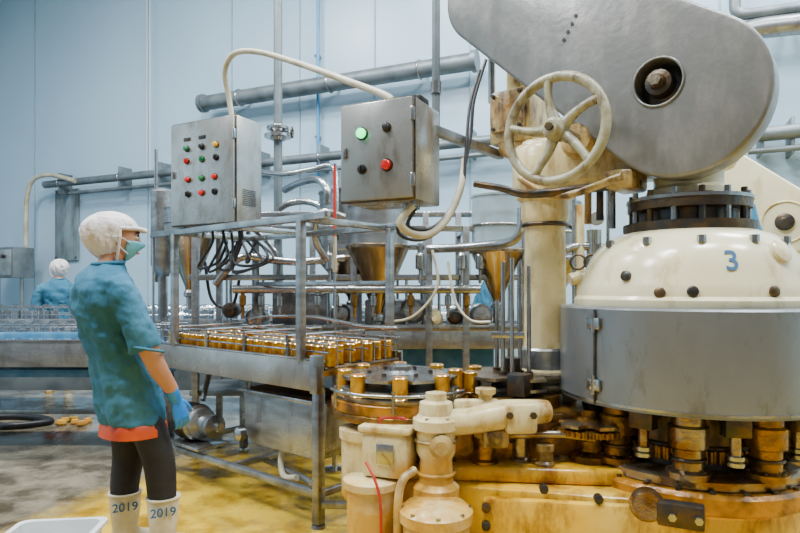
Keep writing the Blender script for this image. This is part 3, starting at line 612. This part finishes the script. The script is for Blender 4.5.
# rear second seamer
g=G('can_seaming_machine'); H2=(3.05,4.35)
seamer_head(g,H2,CREAM)
c1=P(752,188,3.95);c2=P(785,222,3.8)
Mx=frame((c2.x,c2.y,0)); l1=Mx.inverted()@c1
pts=hull2((l1.x-.1,l1.z+.1),.13,(0,c2.z),.21)
prism(g,'belt_guard',[Mx@Vector((p.x,0,p.y)) for p in pts],N*.14,CREAM2,bev=.015)
disc(g,'guard_hub',c2,-N,[(0,0),(.055,0),(.055,.02),(.03,.03),(0,.03)],DSTEEL,20)
torus(g,'guard_rib',c2,-N,.13,.008,CREAM)
box(g,'overarm',(2.8,4.33,1.80),(.75,.3,.26),CREAM,rz=-.3,bev=.04)
lathe(g,'main_column',[(0,0),(.2,0),(.18,.6),(.12,.8),(.11,1.7),(.15,1.75),(.15,1.9),(0,1.9)],(2.52,4.5,0),CREAM,32)
sweep(g,'blue_line',[P(752,205,3.7),P(757,225,3.7),P(765,238,3.7),P(780,245,3.7)],.02,BLUEP)
prism(g,'base_casting',[(p.x,p.y,0) for p in hull2((2.45,4.4),.25,H2,.45)],(0,0,.38),YEL,bev=.03)

# ---------------------------------------------------------------- filler behind
g=G('filling_machine')
for x in (-1.55,-.75,-.35,.22,.5,.95):
    for y in (4.55,5.15): sq(g,'post',(x,y,0),(x,y,1.72 if y<5 else 1.9),.05,BRUSH)
for y,z in ((4.55,1.70),(5.15,1.88),(4.55,.95),(5.15,.95),(4.55,1.33)): sq(g,'rail',(-1.6,y,z),(1.0,y,z),.045)
for x in (-1.55,-.35,.5): sq(g,'cross',(x,4.55,1.7),(x,5.15,1.7),.04)
box(g,'work_deck',(-.3,4.85,.93),(2.6,.62,.03),BRUSH); box(g,'deck_apron',(-.3,4.54,.86),(2.6,.015,.14),BRUSH)
box(g,'lower_shelf',(-.3,4.85,.45),(2.6,.6,.04),GALV); box(g,'lower_tank',(.2,4.95,.64),(1.1,.4,.34),BELT,bev=.03)
def hopper(px,pt,pm_,pb,d,r,glass=False,wm=STEEL):
    c=P(px,0,d); zt=P(px,pt,d).z; zm=P(px,pm_,d).z; zb=P(px,pb,d).z
    lathe(g,'hopper_cone',[(0,zb),(.035,zb),(.04,zb+.03),(r,zm),(r+.012,zm+.01),(r+.012,zm+.03),(r,zm+.04),(0,zm+.04)],(c.x,c.y,0),wm,40)
    lathe(g,'hopper_tank',[(0,zm+.03),(r*.97,zm+.03),(r*.97,zt),(r,zt),(r,zt+.015),(r*.9,zt+.03),(r*.3,zt+.05),(0,zt+.05)],(c.x,c.y,0),GLASS if glass else BRUSH,40)
    lathe(g,'hopper_outlet',[(0,zb-.16),(.03,zb-.16),(.03,zb-.06),(.05,zb-.05),(.05,zb-.02),(.035,zb),(0,zb)],(c.x,c.y,0),STEEL,20)
    torus(g,'hopper_band',(c.x,c.y,(zt+zm)/2),(0,0,1),r*.98,.01,STEEL,40)
    for s in (-1,1): box(g,'hopper_lug',(c.x+s*(r+.05),c.y,zm+.02),(.14,.04,.04),STEEL); cyl(g,'hopper_stay',(c.x+s*(r+.1),c.y,.9),(c.x+s*(r+.1),c.y,zm+.03),.012,STEEL,seg=8)
hopper(378,208,250,314,4.6,.235,False,REFLSTEEL)
hopper(497,198,254,302,4.6,.20,True,REFLSTEEL)
hopper(190,210,238,290,4.9,.20,False,REFLSTEEL)
hopper(352,195,262,300,5.0,.28,False,REFLSTEEL)
hopper(556,205,262,300,4.8,.2,False)
c=P(163,0,5.2); lathe(g,'side_tank',[(0,1.35),(.05,1.35),(.10,1.45),(.10,2.08),(.08,2.1),(0,2.12)],(c.x,c.y,0),BRUSH,28)
cyl(g,'side_tank_leg',(c.x,c.y,0),(c.x,c.y,1.36),.04,STEEL); cyl(g,'side_tank_pole',(c.x-.06,c.y,1.3),(c.x-.06,c.y,2.45),.015,STEEL)
box(g,'drive_cabinet',(-.78,4.85,1.12),(.42,.4,.34),BRUSH); box(g,'drive_cabinet_door',(-.78,4.64,1.12),(.36,.015,.28),BRUSH)
box(g,'valve_block',(-.1,4.8,1.05),(.35,.3,.22),BRUSH,bev=.02)
for x,z,r,m in ((.1,1.08,.10,BRUSH),(.26,1.02,.07,CREAM),(-.45,1.05,.08,STEEL),(.62,1.04,.09,BRUSH),(-1.1,1.02,.08,STEEL),(-1.3,1.08,.06,DSTEEL),(.42,1.03,.06,DSTEEL)):
    disc(g,'pump',(x,4.62,z),(0,-1,0),[(0,-.12),(r*.8,-.12),(r,-.08),(r,.04),(r*.7,.07),(r*.3,.075),(r*.3,.12),(0,.12)],m,28); box(g,'pump_foot',(x,4.66,.965),(.12,.14,.08),STEEL)
def gp(nm,pts,r,m=STEEL): sweep(g,nm,pts,r,m,seg=12)
gp('product_pipe',[P(522,208,4.0),P(521,228,4.0),P(512,241,4.05),P(490,245,4.2),P(455,248,4.4),P(428,249,4.5)],.032)
gp('product_pipe',[P(327,205,4.6),P(327,190,4.6),P(318,180,4.7),P(300,183,4.9),P(285,190,5.1)],.03)
gp('product_pipe',[P(262,172,5.2),P(285,174,5.0),P(310,170,4.9),P(330,166,4.8),P(336,180,4.7),P(336,240,4.6)],.022)
gp('product_pipe',[P(345,218,4.4),P(325,212,4.4),P(315,222,4.4),P(318,245,4.45),P(330,262,4.5)],.03)
gp('product_pipe',[P(215,285,4.5),P(240,258,4.5),P(270,260,4.5),P(300,262,4.5),P(345,258,4.5)],.028)
gp('product_pipe',[P(250,226,4.6),P(270,245,4.6),P(278,262,4.6),P(275,300,4.6)],.02)
gp('air_hose',[P(432,250,4.4),P(438,280,4.4),P(430,300,4.4),P(410,318,4.4),P(385,322,4.4)],.010,HOSE)
gp('air_hose',[P(540,215,4.3),P(575,230,4.3),P(585,262,4.3),P(600,270,4.3)],.014,BLACK)
gp('air_hose',[P(448,262,4.4),P(455,300,4.35),P(470,320,4.3),P(490,322,4.3)],.010,HOSE)
gp('air_hose',[P(205,262,4.6),P(212,300,4.6),P(232,306,4.6),P(240,275,4.6)],.012,BLACK)
cyl(g,'nozzle_manifold',(-1.25,4.5,1.24),(.6,4.5,1.24),.032,STEEL)
for k in range(13):
    x=-1.18+k*.14; lathe(g,'fill_nozzle',[(0,-.14),(.010,-.14),(.014,-.06),(.026,-.05),(.026,.02),(.015,.03),(.015,.08),(0,.08)],(x,4.5,1.17),STEEL if k%3 else BRASS,14)
for px in (300,330,420,462,480): 
    q=P(px,262,4.5); lathe(g,'fill_valve',[(0,-.16),(.012,-.16),(.012,-.06),(.035,-.05),(.035,.05),(.02,.07),(.02,.14),(0,.14)],q,STEEL,16)
for x in (-1.3,-1.05,-.55,-.2,.05,.3): 
    cyl(g,'control_rod',(x,4.6,.94),(x,4.6,1.33),.012,STEEL,seg=8)
# dip rod with red stripe
q=P(335,0,4.1)
g=G('level_gauge_rod'); cyl(g,'rod',(q.x,q.y,.86),(q.x,q.y,2.1),.010,STEEL,seg=10); cyl(g,'gauge_tube',(q.x,q.y-.02,1.60),(q.x,q.y-.02,2.08),.010,REDP,seg=10); cyl(g,'gauge_sleeve',(q.x,q.y-.02,1.36),(q.x,q.y-.02,1.60),.014,HOSE,seg=10)
lathe(g,'base',[(0,0),(.08,0),(.08,.02),(.02,.03),(.02,.87),(0,.87)],(q.x,q.y,0),STEEL,16)
g=G('valve_manifold')
for px,t,b,r,m in ((580,205,300,.03,CREAM),(594,230,310,.05,STEEL),(608,190,300,.012,STEEL),(574,180,240,.014,STEEL)):
    a=P(px,t,4.2); cyl(g,'standpipe',(a.x,a.y,0),a,r,m)
q=P(594,228,4.2); disc(g,'pressure_gauge',q+Vector((0,-.06,.06)),(-.3,-1,0),[(0,0),(.05,0),(.05,.03),(.045,.035),(0,.035)],PANEL,24)
def gp2(nm,pts,r,m): sweep(g,nm,pts,r,m,seg=12)
gp2('pipe',[P(566,250,4.2),P(580,246,4.2),P(612,250,4.2),P(640,262,4.2)],.03,STEEL)
gp2('pipe',[P(570,280,4.2),P(590,276,4.2),P(640,280,4.2)],.045,CREAM)
box(g,'pipe_support',(P(600,0,4.2).x,4.25,.5),(.5,.2,1.0),GALV,bev=.02)
for i in range(3): torus(g,'valve_wheel',P(578+i*14,262,4.1),(-.3,-1,0),.05,.008,DSTEEL,20)

# right low roller stand
g=G('discharge_conveyor'); q=P(775,440,3.2)
M2=frame((q.x+.05,q.y,0),rad(15)); g.M=M2
box(g,'bed',(.3,.1,.50),(1.0,.3,.05),BRUSH); box(g,'side',(.3,-.06,.52),(1.0,.015,.14),PANEL)
for i in range(9): cyl(g,'roller',(-.15+i*.11,-.04,.545),(-.15+i*.11,.24,.545),.022,DSTEEL,seg=14)
for x in (-.12,.7):
    for y in (-.02,.22): sq(g,'leg',(x,y,0),(x,y,.48),.045)
disc(g,'drive_drum',(-.15,-.07,.42),(0,-1,0),[(0,0),(.09,0),(.09,.04),(.03,.05),(0,.05)],DSTEEL,24)

# ---------------------------------------------------------------- left table & background lines
def hoops(g,x0,x1,ys,z,step,h,mat,r=.005):
    ge=[]
    for y in ys:
        x=x0
        while x<x1:
            ge.append(sweepgeo([(x,y,z),(x,y,z+h*.8),(x+step*.25,y,z+h),(x+step*.6,y,z+h),(x+step*.85,y,z+h*.8),(x+step*.85,y,z)],r,5,False)); x+=step
        ge.append(sweepgeo([(x0,y,z+h*.5),(x1,y,z+h*.5)],r,5,False)); ge.append(sweepgeo([(x0,y,z+h*.9),(x1,y,z+h*.9)],r,5,False))
    v,f=merge(ge); mk(g,'wire_guard',v,f,mat)
g=G('packing_conveyor')
box(g,'side_panel',(-2.75,4.40,.765),(1.95,.015,.19),BRUSH); box(g,'side_panel_back',(-2.75,5.15,.765),(1.95,.015,.19),BRUSH)
box(g,'bed',(-2.75,4.78,.80),(1.94,.74,.04),STEEL); box(g,'belt',(-2.75,4.78,.828),(1.93,.68,.012),BELT); box(g,'lip',(-2.75,4.40,.865),(1.95,.04,.012),STEEL); box(g,'blue_side_rail',(-2.75,4.43,.90),(1.93,.012,.045),BELT)
hoops(g,-3.7,-1.8,(4.5,4.85,5.1),.83,.14,.14,STEEL,.0045)
for x in (-1.95,-3.6):
    for y in (4.44,5.1): sq(g,'leg',(x,y,0),(x,y,.68),.05,BRUSH)
sq(g,'brace',(-3.6,5.1,.2),(-1.95,5.1,.2),.035,BRUSH)
box(g,'under_tray',(-2.75,4.9,.58),(1.7,.4,.06),BELT)
geo=[]
for x in [-3.65+i*.085 for i in range(22)]:
    for y in (4.72,4.94,5.02):
        if random.random()<.55: geo.append(sweepgeo([(x,y,.834),(x,y,.925)],.036,12,False))
v,f=merge(geo); mk(g,'empty_cans',v,f,TIN)
g=G('packing_conveyor')
y,z=6.2,.92
box(g,'bed',(-2.7,y,z-.06),(7.0,.7,.06),BRUSH); box(g,'belt',(-2.7,y,z-.025),(6.98,.62,.012),BELT); box(g,'side_panel',(-2.7,y-.36,z-.06),(7.0,.015,.18),BRUSH)
box(g,'skirt_panel',(-2.7,y-.33,.5),(6.9,.015,.5),GALV)
hoops(g,-6.1,.75,(y-.28,y,y+.28),z-.02,.17,.17,STEEL,.005)
for x in (-6.1,-4.5,-2.8,-1.1,.7):
    for yy in (y-.3,y+.3): sq(g,'leg',(x,yy,0),(x,yy,z-.1),.05)
geo=[]
for i in range(110):
    x=-6+random.random()*6.7; yy=6.2+random.choice((-.15,.14,-.05)); geo.append(sweepgeo([(x,yy,.9),(x,yy,1.02)],.04,10,False))
v,f=merge(geo); mk(g,'empty_cans',v,f,TIN)
g=G('rubber_floor_hose'); sweep(g,'hose',[(-4.3,5.3,.03),(-3.9,5.6,.03),(-3.5,5.3,.03),(-3.2,5.5,.03),(-3.6,5.7,.03),(-4.2,5.6,.03),(-4.8,5.4,.03)],.03,BLACK)
g=G('vegetable_scraps')
for i in range(10):
    x=-3.12+random.random()*.24; y=5.42+random.random()*.2; lathe(g,'scrap',[(0,0),(.03,0),(.04,.02),(.03,.045),(0,.05)],(x,y,0),SCRAP if i%3 else CREAMD,8)
g=G('white_plastic_tub',Matrix.Translation((-1.41,2.42,0))@Matrix.Rotation(.12,4,'Z')); 
def rr(w,d,z,r=.04):
    out=[]
    for cx,cy,a0 in ((w/2-r,d/2-r,0),(-w/2+r,d/2-r,90),(-w/2+r,-d/2+r,180),(w/2-r,-d/2+r,270)):
        for k in range(5): a=rad(a0+k*22.5); out.append(Vector((cx+r*math.cos(a),cy+r*math.sin(a),z)))
    return out
v,f=rings([rr(.28,.22,0),rr(.33,.27,.25),rr(.36,.30,.25),rr(.36,.30,.265),rr(.315,.255,.265),rr(.27,.21,.02)]); mk(g,'tub',v,f,WHT)

# ---------------------------------------------------------------- people
def ell(c,rx,ry,n=28,e=2.3,ang=0):
    out=[]
    for j in range(n):
        t=2*math.pi*j/n; ct,st=math.cos(t),math.sin(t)
        out.append(Vector((c[0]+rx*math.copysign(abs(ct)**(2/e),ct),c[1]+ry*math.copysign(abs(st)**(2/e),st),c[2])))
    return out
def sph(fn,nu=36,nv=24):
    vs=[];fs=[]
    for i in range(1,nv):
        th=math.pi*i/nv
        for j in range(nu):
            ph=2*math.pi*j/nu; vs.append(fn(math.sin(th)*math.cos(ph),math.sin(th)*math.sin(ph),math.cos(th)))
    top=len(vs); vs.append(fn(0,0,1)); vs.append(fn(0,0,-1))
    for i in range(nv-2):
        for j in range(nu): k=(j+1)%nu; fs.append((i*nu+j,(i+1)*nu+j,(i+1)*nu+k,i*nu+k))
    for j in range(nu): k=(j+1)%nu; fs.append((top,j,k)); fs.append((top+1,(nv-2)*nu+k,(nv-2)*nu+j))
    return vs,fs
def hand(g,name,w,X,Y,Z,mat):
    X=Vector(X).normalized(); Y=Vector(Y).normalized(); Z=Vector(Z).normalized(); w=Vector(w); K=1.08
    T=lambda x,y,z: w+(X*x+Y*y+Z*z)*K
    geos=[]
    secs=[]
    for x,hw_,th in ((-.03,.024,.02),(0,.026,.018),(.03,.036,.016),(.06,.041,.015),(.085,.038,.012)):
        secs.append([T(x,hw_*math.cos(t),th*math.sin(t)) for t in [2*math.pi*j/16 for j in range(16)]])
    geos.append(rings(secs))
    for y,L_,sp in ((.030,.068,.06),(.0105,.077,.01),(-.0095,.072,-.04),(-.028,.056,-.1)):
        p=[(.07,y,0)]; a=rad(8)
        segs=(.45,.3,.25); x,z=.082,0.; p.append((x,y,z))
        for s,da_ in zip(segs,(14,26,20)):
            a+=rad(da_); x+=math.cos(a)*L_*s; z+=math.sin(a)*L_*s; y+=sp*L_*s; p.append((x,y,z))
        geos.append(sweepgeo([T(*q) for q in p],[.0095,.0095,.009,.0082,.006],10,True,4))
    p=[(.01,.02,.002),(.03,.038,.008),(.06,.056,.016),(.085,.062,.026)]
    geos.append(sweepgeo([T(*q) for q in p],[.013,.0125,.0105,.007],10,True,4))
    v,f=merge(geos); o=mk(g,name,v,f,mat); return remesh(o,.0035,2,.5)
def worker(name,ox,oy,yaw,head_yaw,near=True):
    M=Matrix.Translation((ox,oy,0))@Matrix.Rotation(yaw,4,'Z'); g=G(name,M)
    tors=[(.03,.63,.132,.160),(.02,.70,.138,.166),(-.0,.82,.134,.160),(-.035,.95,.120,.150),(-.065,1.06,.124,.156),(-.09,1.16,.132,.172),(-.10,1.24,.124,.180),(-.10,1.295,.10,.158),(-.09,1.33,.078,.108),(-.08,1.362,.060,.066)]
    geos=[rings([ell((cx,0,z),rx,ry) for cx,z,rx,ry in tors])]
    for s in (-1,1):
        sh=(-.10,s*.13,1.265); a=(-.09,s*.185,1.215); b=(-.05,s*.225,1.10); c=(-.015,s*.238,.985)
        geos.append(sweepgeo([sh,a,b,c],[.062,.066,.064,.070],16)); 
    v,f=merge(geos); o=mk(g,'tunic',v,f,TEAL); remesh(o,.008,3,.5)
    for sc_,st_ in ((.13,.022),(.045,.012)):
        tx=bpy.data.textures.new('folds','CLOUDS'); tx.noise_scale=sc_
        dm=o.modifiers.new('d','DISPLACE'); dm.texture=tx; dm.strength=st_; dm.mid_level=.5; dm.texture_coords='LOCAL'
    apply(o)
    # draped creases: vertical pleats toward the hem and diagonal pulls at the waist and sleeve
    Mi_=M.inverted()
    for vv in o.data.vertices:
        p=Mi_@vv.co; a=math.atan2(p.y,p.x+.03); n_=Vector((p.x+.03,p.y,0)); 
        if n_.length<1e-4: continue
        n_.normalize(); low=max(0,min(1,(1.05-p.z)/.4)); ins=1 if abs(p.y)<.19 or p.z<.95 else .3
        amp=.0055*low*math.sin(11*a+3*p.z*4)+.004*(1-low)*math.sin(38*p.z+5*a)+.003*math.sin(60*(p.z+.25*a))*math.exp(-((p.z-.98)/.09)**2)
        vv.co=M@(p+n_*amp*ins)
    o.data.update(); o.data.shade_smooth()
    sweep(g,'collar',[(-.08+.062*math.cos(t),.068*math.sin(t),1.362+.006*math.cos(t)) for t in [2*math.pi*i/16 for i in range(17)]],.010,TEAL,k=2)
    for s in (-1,1): sweep(g,'sleeve_hem',[(-.015+.069*math.cos(t),s*.238+.069*math.sin(t),.984+.02*math.cos(t)*-.8) for t in [2*math.pi*i/16 for i in range(17)]],.006,TEAL,k=2)
    v,f=rings([ell((.035,0,z),rx,ry) for z,rx,ry in ((.572,.140,.166),(.60,.138,.164),(.63,.134,.160),(.66,.11,.13))]); mk(g,'apron_skirt',v,f,ORNG)
    geos=[rings([ell((.02,0,z),rx,ry) for z,rx,ry in ((.60,.10,.13),(.70,.11,.14),(.80,.10,.14),(.9,.09,.12))])]
    feet={-1:(.13,-.10),1:(.04,.10)}
    for s in (-1,1):
        fx,fy=feet[s]
        geos.append(sweepgeo([(.03,s*.07,.74),(.03+fx*.25,s*.08,.62),(.03+fx*.6,fy,.45),(fx*.95,fy,.30),(fx-.0,fy,.18)],[.078,.080,.072,.066,.052],18))
    v,f=merge(geos); o=mk(g,'trousers',v,f,PANT); remesh(o,.010,3)
    for s in (-1,1):
        fx,fy=feet[s]
        geos=[sweepgeo([(fx,fy,.275),(fx,fy,.2),(fx,fy,.12),(fx,fy,.06)],[.074,.069,.06,.057],20)]
        secs=[]
        for x,hw_,h in ((-.085,.02,.035),(-.075,.036,.06),(-.03,.044,.09),(.03,.044,.10),(.08,.046,.08),(.13,.046,.06),(.165,.036,.045),(.18,.018,.03)):
            secs.append([Vector((fx+x,fy+hw_*math.cos(t),max(0.0,h/2+h/2*math.sin(t)))) for t in [2*math.pi*j/18 for j in range(18)]])
        geos.append(rings(secs)); v,f=merge(geos); o=mk(g,'boot',v,f,BOOT); remesh(o,.008,3)
        torus(g,'boot_cuff',(fx,fy,.272),(0,0,1),.071,.007,BOOT,28)
        secs=[]
        for x,hw_ in ((-.09,.03),(-.07,.045),(.0,.05),(.1,.052),(.16,.042),(.185,.02)):
            secs.append([Vector((fx+x,fy-hw_,0)),Vector((fx+x,fy+hw_,0)),Vector((fx+x,fy+hw_,.018)),Vector((fx+x,fy-hw_,.018))])
        v,f=rings(secs); mk(g,'boot_sole',v,f,CREAMD)
        if near:
            c=M@Vector((fx,fy,.222)); d=Vector((-c.x,-c.y,0)).normalized(); th=math.atan2(d.x,-d.y)
            text(g,'boot_number','2019',.056,c+d*.075,th,INK)
    for s in (-1,1):
        el=(-.01,s*.240,.99); wr=(.13,s*.213,.755)
        sweep(g,'forearm',[(-.035,s*.230,1.07),el,(.042,s*.232,.89),(.097,s*.222,.81),wr],[.043,.043,.041,.032,.026],SKIN,seg=18)
        sweep(g,'glove_cuff',[(.108,s*.218,.79),(.130,s*.213,.75),(.137,s*.211,.735)],[.033,.028,.027],GLOVE,seg=16)
        hand(g,'glove_hand',(.137,s*.211,.735),(.30,-s*.02,-.95),(.93,s*-.2,.28),(.15,-s*.97,.05),GLOVE)
    sweep(g,'neck',[(-.085,0,1.31),(-.07,0,1.37),(-.05,0,1.43)],[.056,.05,.05],SKIN,seg=18)
    # head
    g.M=M@Matrix.Translation((-.035,0,1.478))@Matrix.Rotation(head_yaw,4,'Z')@Matrix.Rotation(rad(4),4,'Y')
    def hf(x,y,z):
        p=Vector((x*.090,y*.073,z*.110))
        if z<0:
            p.y*=1-.30*z*z
            if x<0: p.x*=1+.45*z
            else: p.x*=1-.12*z*z
        if x>.7 and abs(y)<.3 and -.45<z<.1:
            p.x+=.020*max(0,1-abs(y)/.22)*max(0,1-abs(z+.2)/.26)
        if x>.6 and .0<z<.25 and .2<abs(y)<.6: p.x-=.004
        return p
    v,f=sph(hf,48,36); mk(g,'head',v,f,SKIN,ang=180)
    for s in (-1,1):
        v,f=sph(lambda x,y,z:Vector((.076+x*.010,s*.031+y*.014,.008+z*.009)),16,10); mk(g,'eye',v,f,EYEW,ang=180)
        v,f=sph(lambda x,y,z:Vector((.0845+x*.004,s*.031+y*.006,.008+z*.006)),12,8); mk(g,'iris',v,f,EYED,ang=180)
        sweep(g,'eyelid',[(.078,s*.015,.012),(.086,s*.028,.019),(.078,s*.046,.013)],.0028,EYED,seg=6)
        sweep(g,'eyebrow',[(.084,s*.014,.028),(.085,s*.03,.034),(.072,s*.05,.028)],.0035,EYED,seg=6)
        v,f=sph(lambda x,y,z:Vector((-.003+x*.016-.003*z,s*(.074)+y*.008,-.008+z*.030)),16,10); mk(g,'ear',v,f,SKIN,ang=180)
        sweep(g,'mask_strap',[(.055,s*.066,-.022),(.03,s*.078,-.008),(.008,s*.090,.002),(-.02,s*.099,.0)],.0022,WHT,seg=6)
        sweep(g,'mask_strap_lower',[(.045,s*.062,-.070),(.02,s*.076,-.05),(-.0,s*.088,-.02),(-.02,s*.097,.0)],.0022,WHT,seg=6)
    sweep(g,'lips',[(.084,-.02,-.062),(.09,0,-.060),(.084,.02,-.062)],.005,LIP,seg=8)
    def mf(x,y,z):
        p=hf(x,y,z); return Vector((p.x*1.07+.006*max(0,x),p.y*1.06,p.z*1.03))
    v,f=sph(mf,48,36); f2=[q for q in f if sum((v[i].x for i in q))/len(q)>.036 and -.112<sum(v[i].z for i in q)/len(q)<-.014]
    o=mk(g,'face_mask',v,f2,MASK,ang=180); so=o.modifiers.new('s','SOLIDIFY'); so.thickness=.002
    def cf(x,y,z):
        p=Vector((x*(.110 if x>0 else .132),y*.098,z*(.088 if z>0 else .150)))
        if z<0: p.y*=1-.30*z*z; p.x*=1-.30*z*z
        if x<0 and z>0: p.z-=.012*x*x
        a=math.atan2(y,x); w_=(.0035*math.sin(15*a)+.003*math.sin(8*a+5*z)+.002*math.sin(27*a+9*z))*(1-z*z); p*=1+w_/.1
        return p+Vector((-.026,0,.032))
    v,f=sph(cf,90,44)
    def keep(q):
        c=sum((v[i] for i in q),Vector())/len(q)
        if c.z<-.112: return False
        return not (c.x>.006 and c.z<.040)
    f2=[q for q in f if keep(q)]
    o=mk(g,'hair_cap',v,f2,CAPM,ang=180); so=o.modifiers.new('s','SOLIDIFY'); so.thickness=.004
    sweep(g,'cap_band',[(.006,-.093,.040),(.05,-.078,.044),(.079,-.04,.050),(.088,0,.052),(.079,.04,.050),(.05,.078,.044),(.006,.093,.040)],.009,CAPM,seg=10)
    sweep(g,'cap_peak',[(.06,-.05,.050),(.098,-.030,.046),(.110,0,.046),(.098,.030,.046),(.06,.05,.050)],[.006,.010,.012,.010,.006],CAPM,seg=10)
    for s in (-1,1): sweep(g,'cap_edge',[(.006,s*.094,.040),(.009,s*.096,.02),(.009,s*.091,-.03),(.005,s*.078,-.075),(.0,s*.058,-.110)],.006,CAPM,seg=8)
    g.M=M
    return g
worker('factory_worker',-1.27,2.78,rad(48),rad(-24))
worker('factory_worker',-4.12,7.25,rad(120),rad(10),False)
worker('factory_worker',.95,6.75,rad(200),rad(10),False)

# ---------------------------------------------------------------- finalize groups origins
bpy.context.view_layer.update()
for s in GROUPS:
    mn=Vector((1e9,)*3); mx=Vector((-1e9,)*3)
    for o in s.parts:
        if o.type!='MESH': continue
        for c in o.bound_box:
            for i in range(3): mn[i]=min(mn[i],c[i]); mx[i]=max(mx[i],c[i])
    loc=Vector(((mn.x+mx.x)/2,(mn.y+mx.y)/2,mn.z)); s.e.location=loc
    for o in s.parts: o.matrix_parent_inverse=Matrix.Translation(-loc)
# camera
cd=bpy.data.cameras.new('camera'); cd.sensor_width=36; cd.lens=F/800*36; cd.shift_y=(HZ-266.5)/800; cd.clip_start=.05
co=bpy.data.objects.new('camera',cd); co.location=(0,0,CH); co.rotation_euler=(rad(90),0,0); COL.objects.link(co); bpy.context.scene.camera=co
